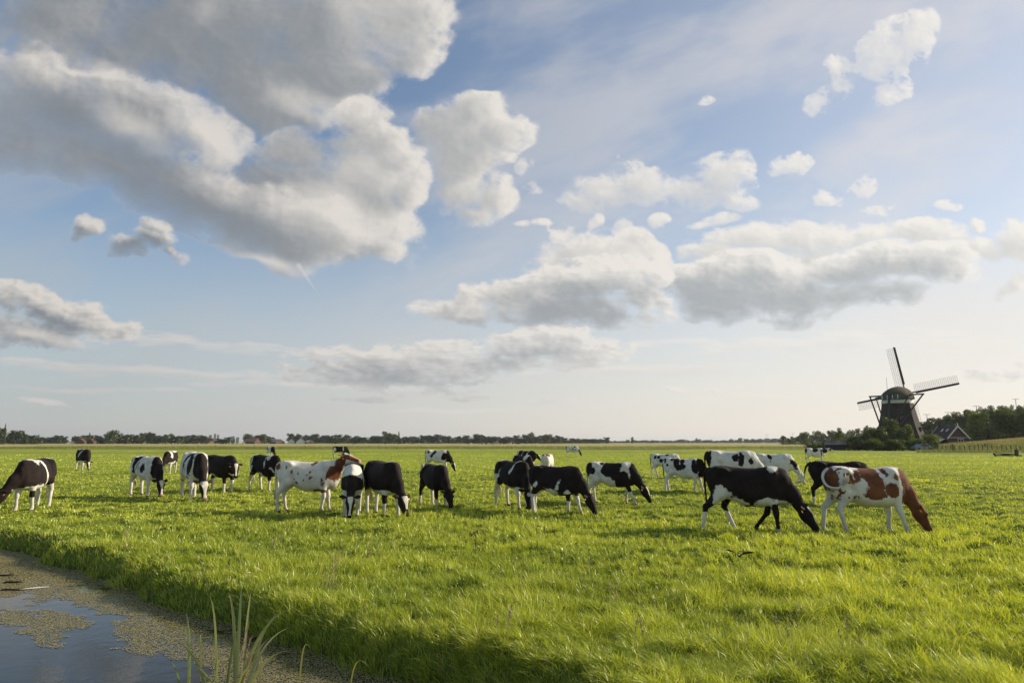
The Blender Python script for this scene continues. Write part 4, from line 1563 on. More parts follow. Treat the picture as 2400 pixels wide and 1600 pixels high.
# ------------------------------------------------------------------ the herd (photo pixel of the spot between the feet, heading, size)
def herd():
    B = build_cow
    B('cow', 'big black cow with white belly striding beside the red and white one, head down', 1757, 1247, -20, 1.03,
      dict(p=[('w', .50, 1.27, .11, .10, -15), ('w', -.50, .72, .20, .16, -40), ('w', -.30, .62, .30, .09, -8), ('w', .30, .58, .22, .08, 12), ('w', -.05, 1.31, .07, .035, 0), ('w', -.60, .62, .10, .2, 0), ('w', -.62, 1.34, .08, .03, 0), ('w', .68, .60, .14, .05, 0)],
           legs='none', lp=[('w', 0, 0, .52), ('d', 0, .40, .56), ('w', 1, 0, .42), ('d', 1, .42, .9), ('w', 2, 0, .14), ('w', 3, 0, .14)], blaze=.045, bend=.36, tail='d'),
      gait=(-.20, .42, .06, -.38), head='graze', hyaw=-6, pitch=-60, tail='hang', vox=.016, seed=3, tuft=False)
    B('cow', 'red and white cow at the far right grazing, tail flicked over its flank', 2036, 1245, -4, 1.05,
      dict(base='w', p=[('d', -.78, 1.1, .12, .28, 5), ('d', -.50, 1.10, .07, .06, 0), ('d', -.40, 1.08, .06, .07, 30), ('d', -.27, 1.12, .08, .10, -20), ('d', .0, 1.16, .20, .16, -20), ('d', .10, .95, .18, .28, 15), ('d', .05, .80, .22, .14, 0), ('d', .42, .86, .13, .16, -10), ('d', .52, 1.12, .05, .10, 10), ('d', -.66, .75, .04, .12, 0), ('d', .34, 1.17, .05, .07, 20)],
           neck='d', neckx=.64, legs='w', blaze=.028, bend=.22, tail='w', pink=False, spots=.44, spotf=11, spotr=(-.7, .62)),
      gait=(.22, -.12, .20, -.02), head='graze', hyaw=-4, pitch=-66, tail='flick', red=True, vox=.016, seed=5, reach=-.07, fat=1.05)
    B('cow', 'nearly all black cow behind the red and white one, its white-tipped tail swung out', 1970, 1182, -22, 1.03,
      dict(legs='sock', tail='dw', p=[('w', -.2, .60, .2, .05, 0)]), tail='out', vox=.022, seed=8)
    B('cow', 'white cow with a few black marks on flank and neck, grazing with a white head', 1815, 1137, -20, 1.02,
      dict(base='w', head='w', ears='w', tail='d', p=[('d', -.15, 1.16, .09, .11, 20), ('d', -.15, .98, .03, .04, 0), ('d', -.76, 1.24, .06, .10, 0), ('d', .86, .86, .10, .2, 40)], pink=True), tail='hang', vox=.022, seed=11, gait=(.05, -.1, .1, 0), tuft=False)
    B('cow', 'large white cow with black blotches and black rump, mostly hidden behind the big black cow', 1718, 1156, -14, 1.13,
      dict(base='w', p=[('d', -.80, 1.1, .13, .4, 0), ('d', .12, 1.08, .14, .12, 20), ('d', .30, 1.0, .10, .22, -10), ('d', .58, .98, .08, .12, 0)], head='d', legs='w'), head='graze', vox=.024, seed=13, tail='hang')
    B('cow', 'white cow with black saddle patches and black neck grazing left of the big white cow', 1605, 1153, -30, .96,
      dict(base='w', p=[('d', -.22, 1.08, .13, .26, 5), ('d', .03, 1.16, .10, .12, 0), ('d', .02, .98, .16, .12, 30), ('d', -.60, 1.05, .06, .06, 20), ('d', -.72, 1.2, .05, .08, 0), ('d', -.35, 1.24, .12, .06, 0), ('d', .52, .98, .13, .28, 10)], neck='d', neckx=.60, blaze=.03, tail='d'),
      gait=(.12, -.12, -.05, .2), head='graze', vox=.02, seed=17, tuft=False)
    B('cow', 'small white cow with black dots on its rump left of the black saddled one', 1560, 1120, -26, .93,
      dict(base='w', p=[('d', -.52, 1.10, .07, .10, 0), ('d', -.28, 1.08, .12, .10, 30), ('d', -.15, .90, .10, .12, 20), ('d', .15, 1.22, .10, .05, 0)], tail='d'), gait=(0, .22, 0, .1), vox=.024, seed=19, tuft=False)
    B('cow', 'black and white cow with white belly and a wide front stride, grazing right of centre', 1435, 1181, -24, .94,
      dict(base='w', p=[('d', -.78, 1.1, .16, .30, 0), ('d', -.58, 1.05, .10, .12, 0), ('d', -.05, 1.08, .24, .24, -6), ('d', .20, .96, .20, .22, 0), ('d', .20, 1.20, .22, .10, 0), ('d', .48, .82, .16, .20, 0), ('d', -.30, 1.22, .08, .06, 0)],
           neck='d', neckx=.66, legs='w', lp=[('d', 2, .42, .9)], blaze=.03, bend=.3, tail='dw'),
      gait=(-.02, .08, .30, -.08), head='graze', pitch=-62, vox=.018, seed=23)
    B('cow', 'black cow with thin white flank lines grazing before the cow with the white shoulder stripe', 1303, 1205, -35, .95,
      dict(p=[('w', -.55, .74, .05, .16, -30), ('w', -.30, .64, .22, .06, -8), ('w', .02, .60, .24, .07, 0), ('w', .22, .74, .035, .16, -35), ('w', -.60, .55, .12, .10, 0), ('w', .45, .55, .14, .10, 20), ('w', -.55, 1.31, .1, .025, 0)],
           legs='w', legz=.52, lp=[('d', 0, .56, .72), ('d', 2, .40, .6)], tail='dw'),
      gait=(.08, -.10, .0, .22), head='graze', pitch=-64, vox=.017, seed=29)
    B('cow', 'black cow with a white shoulder stripe grazing face on with one ear out', 1203, 1192, -60, .98,
      dict(p=[('w', .40, 1.14, .055, .22, -38, -1), ('w', -.58, .78, .10, .14, 0), ('w', -.42, .94, .03, .16, -30), ('w', -.1, .60, .28, .06, 0), ('w', -.62, .6, .1, .12, 0), ('w', -.5, 1.33, .1, .03, 0)], legs='w', legz=.60, star=True, tail='dw'),
      gait=(-.05, .12, .1, 0), head='graze', hyaw=-14, vox=.019, seed=31)
    B('cow', 'black and white cow half hidden behind the one with the shoulder stripe', 1226, 1124, -58, .92,
      dict(p=[('w', -.7, 1.25, .15, .15, 0), ('w', .52, 1.2, .14, .2, -30), ('w', 0, .6, .3, .08, 0)]), vox=.026, seed=37, tuft=False)
    B('cow', 'far black and white cow looking right with its head raised level', 1234, 1100, -46, 1.0,
      dict(p=[('w', -.60, 1.2, .08, .2, -20), ('w', -.75, 1.0, .1, .2, 0), ('w', -.25, 1.0, .035, .3, -20), ('w', .35, 1.1, .05, .3, -20), ('w', -.2, .62, .3, .08, 0)], blaze=.03), head='mid', pitch=-45, vox=.026, seed=41)
    B('cow', 'cream white calf with an orange patch on its back, seen from behind', 1284, 1117, 74, .90,
      dict(base='w', head='w', ears='w', tail='w', p=[('d', -.60, 1.27, .22, .12, 0)], pink=True), red=True, vox=.026, seed=43)
    B('cow', 'distant white cow with black specks grazing alone near the far ditch', 1342, 1071, -25, 1.0,
      dict(base='w', p=[('d', -.80, 1.15, .10, .22, 0), ('d', .1, .95, .10, .10, 0), ('d', .35, 1.2, .08, .15, 0)], spots=.22, head='d', neck='d', neckx=.95), vox=.035, seed=47)
    B('cow', 'very dark cow with white socks and a white tail laid over its flank', 1018, 1188, -62, .92,
      dict(legs='sock', lp=[('w', 1, 0, .6), ('w', 0, 0, .24)], tail='w'), gait=(-.18, .16, .1, 0), head='graze', hyaw=6, tail='side', vox=.019, seed=53)
    B('cow', 'white cow with two black flank patches grazing behind the dark cow with white socks', 1025, 1106, -18, 1.02,
      dict(base='w', p=[('d', -.10, 1.16, .12, .14, -20), ('d', -.26, .98, .10, .13, -10), ('d', -.52, 1.17, .07, .07, -30), ('d', -.78, 1.2, .06, .12, 0), ('d', .56, .92, .18, .22, -20)], neck='d', neckx=.68, blaze=.04), head='graze', vox=.024, seed=59)
    B('cow', 'stocky black cow with white shins and face patch, right of the cow facing the camera', 896, 1208, -57, 1.05,
      dict(p=[('w', .50, 1.32, .18, .05, 0), ('w', -.05, .60, .22, .07, 0), ('w', -.5, 1.36, .16, .04, 0)], legs='w', legz=.62, lp=[('d', 2, .34, .52)], blaze=.05, bend=.3, ears='d'),
      gait=(.1, -.1, .0, .12), head='graze', hyaw=8, vox=.018, seed=61, fat=1.12)
    B('cow', 'black and white cow facing the camera head on, nose in the grass, ears spread', 825, 1207, -80, .98,
      dict(p=[('w', .50, 1.20, .48, .24, 0), ('w', 0, .62, .5, .12, 0), ('w', .35, 1.0, .06, .3, 0), ('d', -.55, 1.3, .2, .1, 0)], legs='w', legz=.72, blaze=.045, bend=.55, neckx=.6),
      gait=(0, 0, .06, -.06), head='graze', vox=.017, seed=67)
    B('cow', 'white cow with small red spots and a red neck, head lifted high over the others', 718, 1199, 4, 1.02,
      dict(base='w', p=[('d', -.78, 1.20, .09, .14, 20), ('d', -.55, 1.12, .025, .07, -30), ('d', -.2, .98, .025, .03, 0), ('d', .12, 1.02, .03, .055, -30), ('d', .06, .98, .02, .03, -30), ('d', .20, 1.24, .055, .03, 40), ('d', .15, .86, .035, .04, -20), ('d', -.02, .82, .02, .03, 0), ('d', -.22, .74, .05, .03, -30), ('d', -.3, .82, .02, .03, 0), ('d', .72, .97, .15, .16, 0), ('d', .60, .90, .03, .08, -30), ('d', .46, .78, .025, .07, 0), ('d', .50, .72, .03, .04, 0), ('d', .86, 1.18, .12, .16, -30), ('d', -.4, 1.0, .015, .03, 0)],
           legs='w', lp=[('d', 2, .48, .56)], blaze=.055, bend=.45, ears='d', tail='w', pink=True, jaw=.12),
      gait=(-.02, .12, -.08, .06), head='up', hyaw=-4, red=True, vox=.016, seed=71)
    B('cow', 'distant black cow with white shoulder grazing above the raised red head', 797, 1074, 2, 1.02,
      dict(p=[('w', -.60, .95, .16, .20, 0), ('w', .40, 1.05, .09, .26, 0), ('w', -.8, .8, .1, .3, 0), ('w', 0, .6, .35, .06, 0)], legs='w', blaze=.05), vox=.032, seed=73, tail='hang')
    B('cow', 'black cow with broad white hip and shoulder bands, left of the red spotted cow', 621, 1151, -38, 1.04,
      dict(p=[('w', -.62, 1.05, .07, .40, -12), ('w', -.60, .80, .12, .16, 0), ('w', .42, 1.24, .16, .12, -20), ('w', .30, 1.0, .045, .22, 10), ('w', -.05, .62, .35, .09, 0), ('w', .64, .68, .12, .16, 0)], legs='w', legz=.55, lp=[('d', 2, .4, .8)], tail='dw'),
      gait=(-.08, .20, .0, .1), head='graze', vox=.019, seed=79)
    B('cow', 'far white cow with black neck, grazing directly above the banded cow', 634, 1072, -45, 1.0,
      dict(base='w', p=[('d', -.5, 1.1, .14, .2, 0), ('d', -.75, 1.2, .08, .2, 0), ('d', -.05, 1.0, .08, .2, 20)], neck='d', neckx=.5), vox=.032, seed=83)
    B('cow', 'black cow with a white blaze looking at the camera, ears out, yellow tag', 514, 1155, -34, 1.04,
      dict(p=[('w', .38, 1.30, .11, .05, 0), ('w', -.1, .62, .2, .07, 0), ('w', .72, .60, .16, .07, 0), ('w', -.85, 1.3, .1, .05, 0)], legs='w', legz=.50, lp=[('d', 2, .34, .8), ('d', 3, .45, .8)], blaze=.045, bend=.55), head='mid', hyaw=-16, pitch=-58, vox=.018, seed=89, fat=1.08)
    B('cow', 'large white cow with wide black diagonal band and white face in the grass', 452, 1170, -54, 1.16,
      dict(base='w', p=[('d', -.05, 1.13, .38, .10, 42), ('d', -.18, .90, .11, .20, 15), ('d', -.02, .84, .14, .08, 50), ('d', -.55, 1.15, .05, .10, -30), ('d', -.74, 1.1, .06, .14, 0), ('d', .48, .95, .16, .30, 0), ('d', .18, .86, .02, .08, 0)], neck='d', neckx=.68, blaze=.07, bend=.6, legs='mix', pink=True),
      gait=(-.1, .1, .0, .15), head='graze', hyaw=4, vox=.018, seed=97)
    B('cow', 'small black and white cow facing the camera behind the pair at the left, nose down', 396, 1112, -78, 1.0,
      dict(p=[('w', .5, 1.2, .14, .3, 0), ('w', -.3, 1.3, .2, .1, 0), ('w', 0, .62, .4, .1, 0)], legs='w', legz=.7, star=True), head='graze', hyaw=-26, vox=.026, seed=101)
    B('cow', 'white cow with scattered black marks, black head and long white blaze', 340, 1165, -37, 1.02,
      dict(base='w', p=[('d', -.30, 1.16, .18, .10, 35), ('d', -.42, .98, .08, .20, -5), ('d', -.62, 1.15, .04, .09, -30), ('d', -.18, 1.0, .035, .12, -25), ('d', .28, .92, .14, .14, -25), ('d', .15, 1.08, .03, .03, 0), ('d', -.02, .95, .03, .05, 0)], neck='d', neckx=.66, blaze=.045, bend=.6, legs='w', pink=True, spots=.52),
      gait=(.0, .12, .0, .12), head='graze', hyaw=-4, vox=.019, seed=103)
    B('cow', 'distant black cow with white shoulders grazing alone toward the left edge', 193, 1103, -42, 1.04,
      dict(p=[('w', .12, 1.15, .08, .35, -20), ('w', -.6, 1.3, .2, .06, 0), ('w', .3, 1.28, .1, .08, 0)], legs='w', blaze=.04), head='graze', vox=.024, seed=107)
    B('cow', 'brownish black cow with white withers at the left edge, head cut off', 74, 1196, -77, 1.05,
      dict(p=[('w', .30, 1.30, .36, .12, 0), ('w', .04, .98, .05, .5, 0), ('w', -.72, 1.3, .22, .12, 0), ('w', .2, .58, .5, .08, 0)], legs='w', legz=.60, lp=[('d', 3, .36, .52)]),
      gait=(0, .08, .05, -.1), head='graze', hyaw=-40, pitch=-55, vox=.018, seed=109)
    B('cow', 'distant black and white cow walking right with level head, near the mill bushes', 1912, 1084, -8, 1.04,
      dict(base='w', p=[('d', -.05, 1.12, .26, .2, 0), ('d', -.82, 1.1, .08, .2, 0), ('d', .46, .9, .06, .25, 0), ('d', .8, 1.1, .25, .2, 0)], head='w', face_patch=True, ears='d', tail='d'), head='level', gait=(-.1, .28, 0, .1), vox=.03, seed=113)


# ================================================================== trees
def leaf_cloud(rs, clusters, n, size, squash=.8):
    """n small quads spread through clusters (x, y, z, radius), denser towards each cluster's skin"""
    cl = np.array(clusters, float)
    wgt = cl[:, 3] ** 2
    k = rs.choice(len(cl), n, p=wgt / wgt.sum())
    d = rs.normal(size=(n, 3))
    d /= np.linalg.norm(d, axis=1)[:, None]
    r = cl[k, 3] * rs.uniform(.25, 1.0, n) ** .45
    c = cl[k, :3] + d * r[:, None] * np.array([1, 1, squash])
    nrm = d * .6 + rs.normal(size=(n, 3)) * .6 + np.array([0, 0, .35])
    nrm /= np.linalg.norm(nrm, axis=1)[:, None]
    up = rs.normal(size=(n, 3))
    a = np.cross(nrm, up)
    a /= np.linalg.norm(a, axis=1)[:, None]
    b = np.cross(nrm, a)
    s = size * rs.uniform(.55, 1.3, n)[:, None]
    V = np.stack([c - a * s * .5, c + b * s * .38, c + a * s * .5, c - b * s * .38], 1).reshape(-1, 3)
    q = np.arange(n * 4).reshape(-1, 4)
    tint = np.repeat(np.clip(rs.rand(n) * .55 + (k % 7) / 7 * .45, 0, 1), 4)
    return V, q, tint


def tree_meshes(seed, kind, n, size):
    """unit tree: height 1, crown about 1 wide; returns crown and trunk meshes"""
    rs = np.random.RandomState(seed)
    cl = []
    if kind == 'round':
        for _ in range(16):
            a, e = rs.uniform(0, 6.28), rs.uniform(-.5, 1)
            rr = rs.uniform(.12, .30)
            cl.append((math.cos(a) * rr, math.sin(a) * rr, .55 + e * .26, rs.uniform(.12, .21)))
        cl += [(0, 0, .56, .30), (0, 0, .36, .29), (.18, .05, .18, .22), (-.18, -.05, .18, .22)]
        z0 = .1
    elif kind == 'poplar':
        for i in range(13):
            t = i / 12
            cl.append((rs.uniform(-.05, .05), rs.uniform(-.05, .05), .12 + t * .82, .20 * (1 - t) ** .6 + .05))
        z0 = .05
    elif kind == 'bush':
        for _ in range(20):
            a, rr = rs.uniform(0, 6.28), rs.uniform(.0, .36)
            hh = rs.uniform(.12, .82) * (1 - rr * .9)
            cl.append((math.cos(a) * rr, math.sin(a) * rr, hh, rs.uniform(.12, .22)))
        cl += [(0, 0, .4, .30), (.2, 0, .2, .22), (-.2, 0, .2, .22)]
        z0 = .0
    else:  # tall ragged tree
        for _ in range(20):
            a, t = rs.uniform(0, 6.28), rs.uniform(.25, .92)
            rr = rs.uniform(.05, .34) * (1.15 - abs(t - .5) * 1.2)
            cl.append((math.cos(a) * rr, math.sin(a) * rr, t, rs.uniform(.09, .17)))
        cl += [(0, 0, .5, .26), (0, 0, .3, .24), (0, 0, .7, .18), (.16, 0, .15, .2), (-.16, 0, .15, .2)]
        z0 = .1
    V, q, tint = leaf_cloud(rs, cl, n, size)
    V[:, 2] = np.clip(V[:, 2], .005, None)
    crown = np_mesh('crown_' + kind, V, q, None, False, {'tint': tint, 'dry': tint * 0})
    mb = MB()
    mb.tube([(0, 0, -.03), (.005, 0, .15), (-.01, .01, .4), (0, 0, .68)], [.035, .026, .018, .006], 7)
    for i in range(5):
        a = i * 1.26 + rs.uniform(0, .5)
        z = .22 + i * .07
        mb.tube([(0, 0, z), (math.cos(a) * .12, math.sin(a) * .12, z + .12), (math.cos(a) * .24, math.sin(a) * .24, z + .22)], [.014, .009, .003], 5)
    return crown, mb.mesh('trunk_' + kind, True)


def leaf_mat(name, lo, hi, tr=.3):
    return grass_material(name, lo, hi, (.2, .16, .06), tr)


TREES = {}


def plant(name, label, group, px, top, wpx, Y, kind, var, mats, base=None, cat='tree', sink=0.0):
    """tree at depth Y whose crown top shows at (px, top) and whose crown is wpx photo pixels wide"""
    key = (kind, var)
    if key not in TREES:
        n, size = {'far': (1300, .085), 'near': (6500, .042)}[var.split('_')[0]]
        TREES[key] = tree_meshes(abs(hash(kind)) % 1 + len(TREES) * 13 + 5, kind, n, size)
    crown, trunk = TREES[key]
    p = at_depth(px, top, Y)
    g = GZ(p.x, Y) if base is None else base
    h = p.z - g
    w = wpx / FPX * Y / .78
    root = empty(name, (p.x, Y, g - sink))
    root.rotation_euler = (0, 0, (px * 1.7 + top) % 6.28)
    root.scale = (w, w, h + sink)
    tag(root, label, cat, group)
    c = bpy.data.objects.new('crown', crown)
    C.objects.link(c)
    c.parent = root
    t = bpy.data.objects.new('trunk', trunk)
    C.objects.link(t)
    t.parent = root
    if not crown.materials:
        crown.materials.append(mats)
    else:
        if crown.materials[0] != mats:
            c.material_slots[0].link = 'OBJECT'
            c.material_slots[0].material = mats
    if not trunk.materials:
        trunk.materials.append(M_BARK)
    return root


m_, T_, b_ = mat_new('bark')
geo_ = T_.new('ShaderNodeTexCoord')
T_.l.new(T_.mix(T_.noise(geo_.outputs['Object'], 20, 4), (.05, .038, .026), (.11, .085, .06)), b_.inputs['Base Color'])
b_.inputs['Roughness'].default_value = .95
M_BARK = m_


def build_trees():
    rr = random.Random(3)
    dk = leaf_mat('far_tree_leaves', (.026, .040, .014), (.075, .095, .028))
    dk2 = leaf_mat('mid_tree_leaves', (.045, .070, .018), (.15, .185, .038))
    br = leaf_mat('bright_tree_leaves', (.07, .11, .018), (.20, .24, .04), .4)  # lighter green leaf colour for the brighter trees and bushes
    # ---- the long tree line from the left edge to the middle: (x0, x1, step, top0, top1, depth)
    runs = [(-60, 18, 13, 1003, 1001, 640), (22, 60, 12, 1006, 1006, 640), (60, 86, 9, 1014, 1022, 640),
            (100, 156, 9, 1022, 1021, 900), (180, 205, 10, 1018, 1019, 800), (208, 236, 10, 1021, 1017, 820), (240, 262, 10, 1017, 1015, 780),
            (278, 330, 10, 1017, 1014, 780), (334, 366, 11, 1012, 1013, 780), (370, 396, 11, 1016, 1017, 780), (404, 440, 11, 1019, 1018, 800),
            (446, 492, 10, 1018, 1020, 820), (514, 536, 9, 1024, 1025, 900), (600, 650, 10, 1016, 1025, 900),
            (682, 780, 10, 1017, 1018, 950), (784, 868, 10, 1017, 1023, 950), (874, 946, 10, 1018, 1019, 900), (948, 1004, 10, 1020, 1019, 930),
            (1010, 1100, 10, 1017, 1021, 930), (1106, 1146, 10, 1018, 1018, 900), (1150, 1240, 10, 1021, 1018, 900), (1250, 1310, 10, 1018, 1019, 900),
            (1316, 1424, 8, 1027, 1026, 1100)]
    kinds = ['round', 'ragged', 'bush', 'ragged']
    k = 0
    for (x0, x1, st, t0, t1, Y) in runs:
        x = x0
        while x <= x1:
            t = (x - x0) / max(x1 - x0, 1)
            top = t0 + (t1 - t0) * t + rr.uniform(-2.2, 2.6)
            kd = kinds[k % 4]
            plant('tree', 'dark tree in the long tree line along the horizon left of the mill', 'trees of the long horizon tree line', x, top, rr.uniform(19, 28) * (900 / Y) ** .2, Y + rr.uniform(-25, 25), kd, 'far_%d' % (k % 3), dk)
            x += st * rr.uniform(.8, 1.2)
            k += 1
    # trees that stand out of the line
    S = [(14, 991, 11, 640, 'poplar', 'pointed conifer rising over the tree line at the left edge'), (266, 1003, 26, 760, 'round', 'round tree standing higher than the tree line at the left'),
         (211, 1012, 8, 790, 'poplar', 'slim pointed tree in the left tree line beside the reddish trees'), (404, 1013, 14, 780, 'ragged', 'tall ragged tree in the left tree line'),
         (583, 1013, 26, 880, 'round', 'round crowned tree left of the distant brown farmhouse roof'), (617, 1015, 22, 880, 'round', 'broad tree right of the distant brown farmhouse roof'),
         (905, 1008, 30, 900, 'ragged', 'tallest broad tree in the middle of the tree line'), (918, 1013, 20, 900, 'round', 'tree at the right shoulder of the tallest broad tree'), (935, 1009, 8, 940, 'poplar', 'thin poplar spire in the middle of the tree line'),
         (1245, 1010, 20, 890, 'ragged', 'tallest tree in the right part of the tree line'), (1283, 1014, 24, 890, 'round', 'broad tree just right of the tallest right hand tree'), (1115, 1016, 18, 900, 'ragged', 'tree rising slightly over the line above the dark calf'),
         (1482, 1022, 9, 1150, 'ragged', 'lone tall tree on the horizon right of the tree line'), (1735, 1008 + 16, 10, 1500, 'round', 'small dark tree far out on the horizon left of the mill wood'), (1713, 1026, 6, 1500, 'poplar', 'tiny pointed tree far out on the horizon'),
         (547, 1025, 8, 1000, 'bush', 'small tree under the distant grey flats'), (194, 1018, 14, 790, 'bush', 'rust tinged tree in the left tree line')]
    for i, (px, top, w, Y, kd, lab) in enumerate(S):
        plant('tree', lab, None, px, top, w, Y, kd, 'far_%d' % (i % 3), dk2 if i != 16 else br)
    # smaller, hazier trees farther off, right of the middle
    x = 1432
    while x < 1850:
        top = 1031.5 - (x > 1560) * 1 + rr.uniform(-1.6, 1.5) - max(0, (x - 1700) / 150) * 5
        plant('tree', 'small hazy tree in the farthest tree line between the long line and the mill', 'trees of the farthest tree line', x, top, rr.uniform(12, 20), 1700 + rr.uniform(-80, 80), kinds[k % 4], 'far_%d' % (k % 3), dk)
        x += rr.uniform(6, 10)
        k += 1
    x = 1836
    while x < 2075:
        top = {0: 1019, 1: 1018, 2: 1008, 3: 1006, 4: 1000, 5: 997}[min(5, int((x - 1836) / 38))] + rr.uniform(-2, 3)
        plant('tree', 'tree of the grey green wood behind the mill, to its left', 'trees of the wood left of the mill', x, top, rr.uniform(15, 22), 520 + rr.uniform(-30, 30), kinds[k % 4], 'far_%d' % (k % 3), dk2)
        x += rr.uniform(9, 13)
        k += 1
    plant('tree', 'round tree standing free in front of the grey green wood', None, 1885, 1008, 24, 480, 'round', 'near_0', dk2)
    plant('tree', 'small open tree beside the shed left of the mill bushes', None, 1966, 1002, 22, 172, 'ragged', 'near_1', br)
    # the dark wood at the right
    x = 2150
    while x < 2470:
        top = np.interp(x, [2150, 2180, 2220, 2260, 2300, 2340, 2400, 2470], [988, 976, 966, 958, 951, 947, 946, 940]) + rr.uniform(-3, 4)
        plant('tree', 'tree of the dark wood behind the cottage', 'trees of the dark wood behind the cottage', x, top, rr.uniform(34, 46), 262 + rr.uniform(-8, 8), 'ragged' if k % 3 else 'round', 'near_%d' % (k % 2), dk2)
        x += rr.uniform(12, 16)
        k += 1
    x = 2156
    while x < 2460:
        top = np.interp(x, [2150, 2220, 2300, 2400, 2470], [1004, 990, 980, 975, 975]) + rr.uniform(-4, 4)
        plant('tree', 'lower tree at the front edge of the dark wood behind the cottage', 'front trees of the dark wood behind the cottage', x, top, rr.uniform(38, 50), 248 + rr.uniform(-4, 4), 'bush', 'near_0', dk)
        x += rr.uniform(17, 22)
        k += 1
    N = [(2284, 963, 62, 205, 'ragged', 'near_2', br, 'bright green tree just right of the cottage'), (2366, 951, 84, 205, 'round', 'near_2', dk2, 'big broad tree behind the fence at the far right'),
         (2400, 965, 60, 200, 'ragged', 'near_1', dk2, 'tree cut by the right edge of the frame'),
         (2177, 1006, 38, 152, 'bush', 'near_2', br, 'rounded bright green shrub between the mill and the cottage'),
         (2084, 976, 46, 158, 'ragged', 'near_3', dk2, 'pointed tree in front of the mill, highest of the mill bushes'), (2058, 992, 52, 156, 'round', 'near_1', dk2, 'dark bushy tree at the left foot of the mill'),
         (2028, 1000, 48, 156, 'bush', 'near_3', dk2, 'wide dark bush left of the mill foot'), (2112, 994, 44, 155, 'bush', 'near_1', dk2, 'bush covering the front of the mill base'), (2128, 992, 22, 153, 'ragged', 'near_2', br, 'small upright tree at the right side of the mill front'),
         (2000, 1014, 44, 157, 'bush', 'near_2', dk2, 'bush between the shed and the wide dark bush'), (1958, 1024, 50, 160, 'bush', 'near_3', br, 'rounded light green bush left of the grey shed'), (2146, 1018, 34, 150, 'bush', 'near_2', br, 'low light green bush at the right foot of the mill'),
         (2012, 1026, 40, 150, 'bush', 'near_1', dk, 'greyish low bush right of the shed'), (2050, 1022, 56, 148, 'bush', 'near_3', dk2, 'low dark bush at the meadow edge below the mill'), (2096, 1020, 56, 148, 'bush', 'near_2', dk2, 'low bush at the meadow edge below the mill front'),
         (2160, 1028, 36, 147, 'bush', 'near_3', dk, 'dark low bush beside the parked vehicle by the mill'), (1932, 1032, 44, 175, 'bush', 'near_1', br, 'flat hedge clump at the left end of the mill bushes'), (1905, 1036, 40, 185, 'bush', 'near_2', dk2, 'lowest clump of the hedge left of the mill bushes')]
    for (px, top, w, Y, kd, var, mt, lab) in N:
        plant('tree' if kd != 'bush' else 'bush', lab, None, px, top, w, Y, kd, var, mt, cat='tree' if kd != 'bush' else 'bush')


# ================================================================== mill
def flat_mat(name, c, rough=.8, c2=None, scale=8.0, detail=5):
    m, T, b = mat_new(name)
    tc = T.new('ShaderNodeTexCoord')
    n = T.noise(tc.outputs['Object'], scale, detail, .65)
    T.l.new(T.mix(T.mapr(n, .3, .7), c, c2 or tuple(v * .7 for v in c)), b.inputs['Base Color'])
    b.inputs['Roughness'].default_value = rough
    return m


